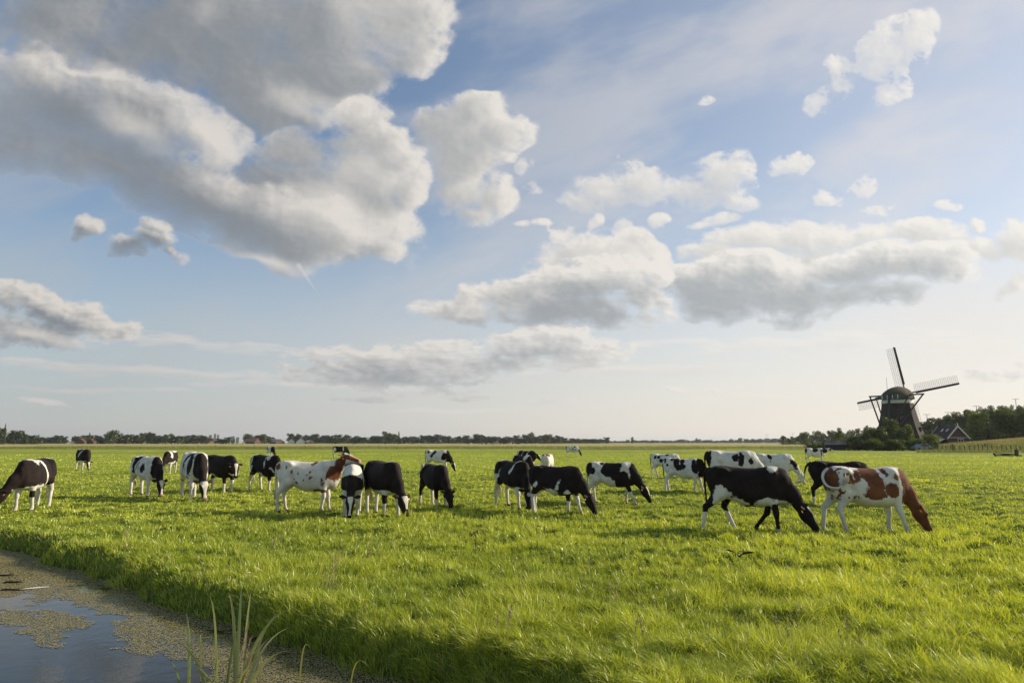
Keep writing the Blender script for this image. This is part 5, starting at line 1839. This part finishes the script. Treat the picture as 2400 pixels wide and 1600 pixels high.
def build_mill():
    thatch, T, b = mat_new('thatch')
    tc = T.new('ShaderNodeTexCoord')
    mp = T.new('ShaderNodeMapping')
    mp.inputs['Scale'].default_value = (1, 1, .18)
    T.l.new(tc.outputs['Object'], mp.inputs[0])
    n = T.noise(mp.outputs[0], 6, 6, .7)
    n2 = T.noise(tc.outputs['Object'], .6, 4, .6)
    c = T.mix(T.mapr(n, .3, .7), (.019, .0155, .015), (.046, .034, .027))
    T.l.new(T.mix(T.mapr(n2, .45, .65, 0, .5), c, (.040, .036, .024)), b.inputs['Base Color'])
    b.inputs['Roughness'].default_value = .95
    bp = T.new('ShaderNodeBump')
    bp.inputs['Distance'].default_value = .12
    T.l.new(n, bp.inputs['Height'])
    T.l.new(bp.outputs[0], b.inputs['Normal'])
    capm = flat_mat('mossy_cap_thatch', (.070, .048, .026), .95, (.040, .040, .018), 1.2)
    white = flat_mat('white_paint', (.74, .72, .66), .6, (.62, .60, .55))
    green = flat_mat('dark_green_paint', (.012, .040, .028), .5, (.016, .055, .036))
    black = flat_mat('tarred_wood', (.020, .017, .018), .6, (.035, .028, .026))
    lath = flat_mat('weathered_lath', (.085, .07, .06), .85)
    brick = flat_mat('old_brick', (.20, .09, .06), .9, (.14, .07, .05))
    glass, T, b = mat_new('dark_pane')
    b.inputs['Base Color'].default_value = (.02, .025, .03, 1)
    b.inputs['Roughness'].default_value = .1
    c0 = at_depth(2108, 1000, 170)
    root = empty('windmill', (c0.x, 170, GZ(c0.x, 170)), math.atan2(.64, .77))
    tag(root, 'thatched eight sided windmill with a domed cap and three sails showing, among bushes', 'windmill')

    def octo(zs, rs_, cap=True):
        mb = MB()
        for z, r in zip(zs, rs_):
            for k in range(8):
                a = (k + .5) * math.pi / 4
                mb.v.append((math.cos(a) * r, math.sin(a) * r, z))
        for i in range(len(zs) - 1):
            for k in range(8):
                k2 = (k + 1) % 8
                mb.f.append((i * 8 + k, i * 8 + k2, (i + 1) * 8 + k2, (i + 1) * 8 + k))
        if cap:
            mb.f.append(tuple(range((len(zs) - 1) * 8, len(zs) * 8)))
        return mb
    octo([-.3, 2.2], [5.2, 5.2], False).build('brick_base', brick, root)
    octo([2.0, 2.5, 4, 6, 8, 10, 11.35], [5.9, 5.75, 5.15, 4.55, 4.08, 3.70, 3.48], False).build('tower', thatch, root)
    octo([11.33, 11.36, 12.15, 12.2], [3.46, 3.58, 3.48, 3.4], True).build('white_band', white, root)
    octo([12.2, 12.45], [3.35, 3.3], True).build('curb', lath, root)
    # cap: boat-shaped dome, higher and fuller towards the sails
    mb = MB()
    nx, na = 18, 18
    for i in range(nx + 1):
        t = i / nx
        x = -4.1 + 8.4 * t
        wdt = 3.45 * (1 - abs(2 * t - 1.0) ** 3.2) ** .55 + .03
        top = .9 + 2.35 * math.sin(math.pi * min(1, max(0, .10 + t * .62))) ** 1.3 * (1 - max(0, t - .86) * 1.5)
        for j in range(na + 1):
            a = math.pi * j / na
            y = math.cos(a) * wdt
            z = 12.4 + math.sin(a) ** 1.05 * top
            mb.v.append((x, y, z))
    for i in range(nx):
        for j in range(na):
            a = i * (na + 1) + j
            mb.f.append((a, a + 1, a + na + 2, a + na + 1))
    mb.f.append(tuple(range(na + 1)))
    mb.f.append(tuple(range(nx * (na + 1), (nx + 1) * (na + 1)))[::-1])
    mb.build('cap', capm, root, smooth=True)
    # skirt under the cap, green boards at the back with white uprights
    MB().box((-4.12, 0, 12.8), (.25, 4.0, .95)).build('rear_board', green, root)
    for s in (-1, 1):
        M3 = Matrix.Rotation(s * R(-38), 3, 'Z')
        MB().box((-3.35, s * 2.65, 12.75), (.22, 1.9, .8), M3).build('side_board', green, root)
    for y in (-1.8, -.6, .6, 1.8):
        MB().box((-4.28, y, 12.8), (.08, .16, .95)).build('white_upright', white, root)
    # windows in the tower
    for (a, z, r) in ((-2.62, 7.6, 4.15), (3.60, 9.3, 3.82), (-1.45, 5.0, 4.85)):
        d = Vector((math.cos(a), math.sin(a), .2)).normalized()
        q = Vector((math.cos(a), math.sin(a), 0)).to_track_quat('X', 'Z').to_matrix()
        cpt = Vector((math.cos(a) * r * .955, math.sin(a) * r * .955, z))
        w = MB().box(cpt, (.35, .9, 1.1), q).build('window', lath, root)
        MB().box(cpt + Vector((math.cos(a), math.sin(a), 0)) * .12, (.16, .66, .85), q).build('pane', glass, w)
    # beams, braces and tail pole
    MB().bar((-.6, -6.4, 13.35), (-.6, 6.4, 13.35), .34).build('long_beam', black, root)
    MB().bar((-3.1, -3.9, 12.75), (-3.1, 3.9, 12.75), .30).build('short_beam', black, root)
    tail = Vector((-8.6, 0, 1.4))
    MB().bar((-4.3, 0, 13.4), tail, .42).build('tail_pole', black, root)
    for s in (-1, 1):
        MB().bar((-.6, s * 6.2, 13.35), tail + Vector((.6, s * .2, .7)), .27).build('long_brace', black, root)
        MB().bar((-3.1, s * 3.7, 12.75), tail + Vector((1.6, s * .15, 2.4)), .22).build('short_brace', black, root)
        MB().bar((-.6, s * 5.9, 13.3), (-4.2, s * 1.2, 12.9), .18).build('side_strut', black, root)
    MB().tube([(-4.4, .4, 13.2), (-4.4, .4, 17.6)], [.05, .03], 6).build('lightning_rod', lath, root)
    # sails
    hub = Vector((5.6, 0, 14.0))
    MB().tube([hub - Vector((1.6, 0, .2)), hub + Vector((.45, 0, .05))], [.42, .50], 10).build('windshaft', black, root)
    Rv, Up = Vector((0, -1, 0)), Vector((0, 0, 1))
    ph = R(9)
    # the shaft tilts a little, so the sail plane leans back
    for q in range(4):
        a = ph + q * math.pi / 2
        d = Rv * math.cos(a) + Up * math.sin(a)
        e = -Rv * math.sin(a) + Up * math.cos(a)       # the lattice side
        mb = MB()
        mb.bar(hub - d * .2, hub + d * 12.3, .34, .30)
        # wind boards along the other edge
        mb.bar(hub + d * 2.6 - e * .30 + Vector((.02, 0, 0)), hub + d * 12.2 - e * .26 + Vector((.02, 0, 0)), .06, .34) if False else None
        n0 = len(mb.v)
        p0, p1 = hub + d * 2.4, hub + d * 12.2
        th = Vector((.03, 0, 0))
        mb.add([p0 - th, p0 - th - e * .42, p1 - th - e * .34, p1 - th, p0 + th, p0 + th - e * .42, p1 + th - e * .34, p1 + th],
               [(0, 1, 2, 3), (7, 6, 5, 4), (0, 4, 5, 1), (1, 5, 6, 2), (2, 6, 7, 3), (3, 7, 4, 0)])
        o = mb.build('sail', black, root)
        mb = MB()
        K = 24
        for i in range(K + 1):
            r_ = 2.3 + (12.1 - 2.3) * i / K
            mb.bar(hub + d * r_, hub + d * r_ + e * 1.95, .036, .036)
        for w in (.5, .98, 1.46, 1.93):
            mb.bar(hub + d * 2.2 + e * w, hub + d * 12.15 + e * w, .036, .036)
        mb.build('lattice', lath, o)


# ================================================================== cottage, sheds, farms, town
def gable_house(name, label, p, L, W, eave, ridge, rot, wall, roof, trim=None, parts=True, group=None, cat='house'):
    root = empty(name, p, rot)
    tag(root, label, cat, group)
    w2 = W / 2
    mb = MB()
    mb.add([(-w2, 0, -.5), (w2, 0, -.5), (w2, 0, eave), (0, 0, ridge), (-w2, 0, eave), (-w2, L, -.5), (w2, L, -.5), (w2, L, eave), (0, L, ridge), (-w2, L, eave)],
           [(0, 1, 2, 3, 4), (9, 8, 7, 6, 5), (0, 5, 6, 1), (1, 6, 7, 2), (4, 9, 5, 0)])
    mb.build('wall', wall, root)
    mb = MB()
    ov = .35
    sl = (ridge - eave) / w2
    for s in (-1, 1):
        a = Vector((0, -ov, ridge + .08))
        b = Vector((s * (w2 + ov), -ov, eave - sl * ov + .08))
        c = Vector((s * (w2 + ov), L + ov, eave - sl * ov + .08))
        d = Vector((0, L + ov, ridge + .08))
        t = Vector((0, 0, .16))
        mb.add([a, b, c, d, a + t, b + t, c + t, d + t], [(0, 1, 2, 3), (7, 6, 5, 4), (0, 4, 5, 1), (1, 5, 6, 2), (2, 6, 7, 3), (3, 7, 4, 0)])
    mb.build('roof', roof, root)
    if trim:
        for s in (-1, 1):
            for yy in (-ov - .06, L + ov + .06):
                mb = MB()
                a = Vector((0, yy, ridge + .12))
                b = Vector((s * (w2 + ov + .05), yy, eave - sl * ov + .10))
                mb.bar(a, b, .10, .34)
                mb.build('barge_board', trim, root)
    return root


def build_buildings():
    brick = flat_mat('brown_brick', (.095, .044, .036), .9, (.075, .038, .032), 12)
    roofm = flat_mat('brown_roof_tiles', (.060, .028, .028), .85, (.045, .024, .025), 10)
    white = flat_mat('white_board', (.72, .70, .66), .6)
    dark = flat_mat('dark_shed_wood', (.040, .035, .034), .85)
    grey = flat_mat('grey_roof', (.085, .078, .082), .85)
    pale = flat_mat('pale_roof', (.26, .235, .18), .85)
    flats = flat_mat('grey_flats', (.22, .23, .25), .8, (.17, .18, .20), .2)
    redr = flat_mat('red_tiles', (.13, .060, .042), .85)
    glass, T, b = mat_new('window_glass')
    b.inputs['Base Color'].default_value = (.03, .035, .04, 1)
    b.inputs['Roughness'].default_value = .08
    # cottage by the mill
    p = at_depth(2245, 1030, 186)
    gz = .25
    root = gable_house('cottage', 'brown brick cottage with white edged gable roof, beside the windmill', (p.x, 186, gz), 7.0, 5.7, 2.75, 5.75, R(4), brick, roofm, white)
    w = MB().box((.75, -.03, 1.95), (1.55, .14, 1.25)).build('window', white, root)
    for sx in (.40, 1.10):
        MB().box((sx, -.11, 1.95), (.56, .04, 1.0)).build('pane', glass, w)
    MB().box((0, -.05, 2.80), (5.7, .06, .12)).build('trim_band', white, root)
    MB().tube([(0, -.42, 5.8), (0, -.42, 6.75)], [.10, .05], 6).build('finial', white, root)
    MB().box((-.2, 6.4, 6.2), (.5, .5, 1.1)).build('chimney', brick, root)
    sl = 3.0 / 2.85
    for yy in (2.2, 4.2):
        q = Matrix.Rotation(-math.atan(sl), 3, 'Y')
        MB().box((-1.15, yy, 5.75 - 1.15 * sl + .30), (.95, .55, .08), q).build('skylight', white, root)
    lean = MB()
    lean.add([(-5.2, .6, 1.55), (-2.8, .6, 2.5), (-2.8, 5.4, 2.5), (-5.2, 5.4, 1.55), (-5.2, .6, 1.67), (-2.8, .6, 2.62), (-2.8, 5.4, 2.62), (-5.2, 5.4, 1.67)],
             [(0, 1, 2, 3), (7, 6, 5, 4), (0, 4, 5, 1), (1, 5, 6, 2), (2, 6, 7, 3), (3, 7, 4, 0)])
    lean.build('porch_roof', white, root)
    MB().box((-3.9, 3.2, .6), (1.9, 3.9, 2.1)).build('porch_wall', dark, root)
    # shed left of the mill
    p = at_depth(1978, 1040, 158)
    gable_house('shed', 'low dark shed with a grey roof, half hidden in the mill bushes', (p.x, 158, GZ(p.x, 158)), 4.0, 4.6, 1.2, 1.9, R(70), dark, grey, None, cat='shed')
    # farms in the tree line
    F = [(604, 1033, 860, 12, 16, 2.5, 7.0, 84, brick, redr, 'farmhouse with a long brown roof in the tree line right of the round tree'),
         (657, 1034, 880, 10, 14, 2.2, 5.5, 60, brick, pale, 'barn with a pale hipped roof in the tree line above the red spotted cow'),
         (683, 1034, 885, 10, 8, 3.0, 6.0, 20, white, grey, 'pale house with a grey roof next to the barn with the pale roof'),
         (704, 1034, 880, 14, 10, 2.6, 6.6, 12, white, grey, 'white gabled farmhouse in the tree line'),
         (727, 1035, 880, 8, 8, 2.0, 4.2, 40, brick, white, 'small outbuilding with a bright roof right of the white gabled farmhouse'),
         (86, 1034, 800, 9, 10, 2.2, 5.0, 30, brick, pale, 'small house at the end of the trees on the left edge'),
         (187, 1033, 780, 7, 9, 2.6, 5.8, 10, brick, redr, 'brick house half hidden by trees at the left'), (212, 1033, 790, 6, 7, 2.6, 5.4, 0, brick, redr, 'red roofed house beside the slim pointed tree at the left'),
         (499, 1032, 1150, 10, 22, 3.5, 8.5, 88, brick, redr, 'red roofed building under the three distant tower blocks'), (52, 1034, 760, 9, 10, 2.0, 4.4, 0, dark, grey, 'dark barn under the big trees at the left edge')]
    for (px, py, Y, L, W, e, r_, rot, wl, rf, lab) in F:
        q = at_depth(px, py, Y)
        gable_house('farm_building', lab, (q.x, Y, 0), L, W, e, r_, R(rot), wl, rf, None)
    # town on the horizon
    T2 = [(494, 1019.5, 7, 3000, 'leftmost of the three distant tower blocks'), (505, 1016.5, 5, 3100, 'tallest of the three distant tower blocks'), (512, 1019, 5, 3000, 'rightmost of the three distant tower blocks'),
          (547, 1022.5, 8, 3000, 'grey block of flats right of the three towers'), (558, 1025, 7, 3000, 'lower block beside the grey flats'), (91, 1019.5, 9, 2600, 'grey block on the horizon at the left'), (99, 1024, 6, 2600, 'low block right of the grey horizon block at the left'),
          (1632, 1026.5, 4, 3200, 'pale tower on the horizon left of the mill'), (1638, 1029, 9, 3200, 'pale building at the foot of the horizon tower'), (1607, 1031, 12, 3000, 'long white hall on the horizon'), (1655, 1031, 12, 3200, 'pale low hall right of the horizon tower'),
          (1752, 1031, 14, 2800, 'white building far off right of the small dark tree')]
    for (px, top, w, Y, lab) in T2:
        q = at_depth(px, top, Y)
        wm = w / FPX * Y
        r = empty('tower_block', (q.x, Y, 0))
        tag(r, lab, 'building')
        MB().box((0, 0, q.z / 2), (wm, wm * .8, q.z)).build('wall', flats, r)
        mb = MB()
        nf = max(2, int(q.z / 3.2))
        for i in range(nf):
            mb.box((0, -wm * .4 - .05, (i + .55) * q.z / nf), (wm * .9, .1, q.z / nf * .45))
        mb.build('window_band', glass, r)
        MB().box((wm * .1, 0, q.z + 1.0), (wm * .3, wm * .3, 2.0)).build('roof_hut', flats, r)
    # light masts behind the cottage
    mast = flat_mat('galvanised_steel', (.42, .43, .44), .45)
    for (px, top, Y, lab) in ((2380, 935, 300, 'tallest light mast over the dark wood at the far right'), (2172, 971, 290, 'light mast between the mill and the cottage'), (2222, 966, 285, 'light mast behind the cottage ridge'), (2288, 951, 290, 'light mast behind the bright green tree'),
                              (1797, 1018, 700, 'left one of the thin masts before the grey green wood'), (1858, 1015, 650, 'thin mast in the middle before the grey green wood'), (1918, 1012, 640, 'thin mast at the right before the grey green wood')):
        q = at_depth(px, top, Y)
        r = empty('light_mast', (q.x, Y, 0))
        tag(r, lab, 'light mast')
        MB().tube([(0, 0, 0), (0, 0, q.z)], [.22, .12], 8).build('pole', mast, r)
        for s in (-1, 1):
            MB().box((s * .75, 0, q.z), (1.3, .35, .16)).build('lamp', mast, r)
    # parked vehicle and trailer shapes by the mill bushes
    body = flat_mat('pale_blue_paint', (.20, .235, .27), .35)
    p = at_depth(2160, 1046, 146)
    r = empty('parked_car', (p.x, 146, GZ(p.x, 146)), R(8))
    tag(r, 'pale blue car parked under the bushes right of the mill', 'car')
    mb = MB()
    prof = [(-2.0, .35), (-2.0, .85), (-1.2, .98), (-.75, 1.42), (.75, 1.45), (1.45, .98), (2.05, .88), (2.05, .35)]
    top = [(x, -.8, z) for x, z in prof] + [(x, .8, z) for x, z in prof]
    n = len(prof)
    mb.add(top, [tuple(range(n)), tuple(range(2 * n - 1, n - 1, -1))] + [(i, (i + 1) % n, n + (i + 1) % n, n + i) for i in range(n)])
    mb.build('body', body, r)
    MB().add([(-.70, -.82, 1.0), (.95, -.82, 1.0), (.68, -.82, 1.36), (-.62, -.82, 1.34)], [(0, 1, 2, 3)]).build('side_window', glass, r)
    tyre = flat_mat('tyre_rubber', (.02, .02, .02), .9)
    for x in (-1.3, 1.35):
        for y in (-.78, .78):
            MB().tube([(x, y - .1, .33), (x, y + .1, .33)], [.33, .33], 14).build('wheel', tyre, r)


def build_fences():
    wood = flat_mat('grey_fence_wood', (.17, .145, .125), .9, (.10, .088, .078), 10)
    old = flat_mat('dark_wet_wood', (.060, .050, .045), .85)
    wire = flat_mat('rusty_wire', (.16, .13, .11), .6)
    P = [(2234, 1058.5, 1040.5, .26, 'stout grey post standing alone in front of the cottage'), (2310, 1055, 1039, .26, 'stout post right of the cottage at the meadow edge'), (2190, 1056, 1041, .14, 'thin post right of the parked car'), (2098, 1051, 1041, .16, 'short post before the low mill bush'),
         (2161, 1052, 1040, .12, 'thin post at the gate beside the parked car'), (2182, 1052, 1040, .12, 'second gate post right of the parked car')]
    for (px, yb, yt, w, lab) in P:
        g = ground(px, yb)
        z = GZ(g.x, g.y)
        top = at_depth(px, yt, g.y)
        mb = MB().box((0, 0, (top.z - z) / 2), (w, w, top.z - z))
        mb.add([(-w / 2, -w / 2, top.z - z), (w / 2, -w / 2, top.z - z), (w / 2, w / 2, top.z - z), (-w / 2, w / 2, top.z - z), (0, 0, top.z - z + .06)], [(0, 1, 4), (1, 2, 4), (2, 3, 4), (3, 0, 4)])
        o = mb.build('fence_post', wood, None, (g.x, g.y, z))
        tag(o, lab, 'fence post')
    # wire fence up the dyke: each run of wire and its posts
    rr = random.Random(8)
    r = empty('wire_fence', (at_depth(2160, 1046, 140).x, 140, 0))
    tag(r, 'wire fence on close grey posts running to the right edge before the dyke', 'fence')
    o0 = r.location.copy()
    pts = []
    x = 2166
    while x < 2420:
        Y = 140 - (x - 2166) * .05
        q = at_depth(x, 1040, Y)
        z = GZ(q.x, Y)
        h = rr.uniform(1.1, 1.4)
        pts.append(Vector((q.x, Y, z + h)))
        M3 = Matrix.Rotation(rr.uniform(-.06, .06), 3, 'Y')
        MB().box(Vector((q.x, Y, z + h / 2)) - o0, (.12, .12, h), M3).build('post', wood, r)
        x += rr.uniform(9, 12.5)
    for k in (.08, .5):
        mb = MB()
        for a, b in zip(pts[:-1], pts[1:]):
            mb.bar(a - Vector((0, 0, k)) - o0, b - Vector((0, 0, k)) - o0, .025)
        mb.build('wire', wire, r)
    # the collapsed gate in the meadow
    g = ground(2384, 1070)
    z = GZ(g.x, g.y)
    r = empty('broken_gate', (g.x, g.y, z))
    tag(r, 'collapsed dark wooden gate with one leaning post in the meadow at the right', 'gate')
    u = g.y / FPX
    MB().bar((0, 0, -.1), (-.06, 0, 16 * u), .30).build('post', old, r)
    MB().bar((.1, 0, 4.5 * u), (-50 * u, .3, 6.5 * u), .16, .12).build('top_rail', old, r)
    MB().bar((.4, -.2, .10), (-48 * u, .1, .12), .20, .14).build('bottom_rail', old, r)
    MB().bar((-50 * u, .3, 7 * u), (-47.5 * u, .1, .0), .18).build('end_post', old, r)
    MB().bar((-12 * u, .1, 5 * u), (-36 * u, .1, .15), .12).build('diagonal', old, r)
    # feeder block lying in the grass near it
    

# ================================================================== the far herd
def far_herd():
    protos = []
    spec = [dict(base='w', p=[('d', .3, 1.0, .3, .3, 0), ('d', -.5, 1.1, .2, .3, 0)], neck='d', neckx=.6), dict(p=[('w', 0, .62, .5, .1, 0)]), dict(base='w', p=[('d', 0, 1.1, .4, .2, 0)]), dict(p=[('w', .2, 1.0, .1, .4, 0), ('w', -.6, .9, .2, .2, 0)])]
    for i, s in enumerate(spec):
        r = build_cow('cow', 'tiny distant cow on the far pasture below the tree line', 0, 0, 0, 1.0, s, vox=.05, tags=False, tuft=False, seed=200 + i, red=(i == 2),
                      group='cows far off below the tree line', at=Vector((0, 500, 0)))
        for ch in list(r.children):
            if ch.name.startswith('eye'):
                bpy.data.objects.remove(ch)
        protos.append(r)
    xs = [405, 412, 466, 487, 504, 520, 532, 545, 556, 570, 594, 777, 787, 826, 835, 900, 931, 965, 1085, 1098, 1103, 1125, 1132, 1138, 1146, 1152, 1160, 1168, 1174, 1183, 1193, 1203, 1212, 1217]
    rr = random.Random(9)
    used = set()
    for i, px in enumerate(xs):
        Y = rr.uniform(480, 600) if px < 1000 else rr.uniform(450, 560)
        p = at_depth(px, 1038, Y)
        k = rr.randrange(4)
        src = protos[k]
        if k in used:
            r = src.copy()
            C.objects.link(r)
            for ch in src.children:
                c2 = ch.copy()
                C.objects.link(c2)
                c2.parent = r
        else:
            r = src
            used.add(k)
        r.location = (p.x, Y, GZ(p.x, Y))
        r.rotation_euler = (0, 0, rr.choice((0, math.pi)) + rr.uniform(-.7, .7))
    for k, r in enumerate(protos):
        if k not in used:
            for ch in list(r.children):
                bpy.data.objects.remove(ch)
            bpy.data.objects.remove(r)


def build_haze():
    m = bpy.data.materials.new('haze')
    m.use_nodes = True
    T = NT(m.node_tree)
    for nd in list(T.n):
        T.n.remove(nd)
    out = T.new('ShaderNodeOutputMaterial')
    v = T.new('ShaderNodeVolumePrincipled')
    v.inputs['Color'].default_value = (.80, .84, .90, 1)
    v.inputs['Density'].default_value = .00008
    v.inputs['Anisotropy'].default_value = .3
    T.l.new(v.outputs[0], out.inputs['Volume'])
    mb = MB().box((0, 1900, 24), (17000, 18500, 54))
    o = mb.build('haze', m)
    tag(o, 'thin pale haze over the far fields', 'haze', kind='stuff')


build_ground()
build_grass()
build_water()
build_reeds()
build_small()
herd()
far_herd()
build_mill()
build_buildings()
build_fences()
build_trees()
HAZE = True
if HAZE:
    build_haze()
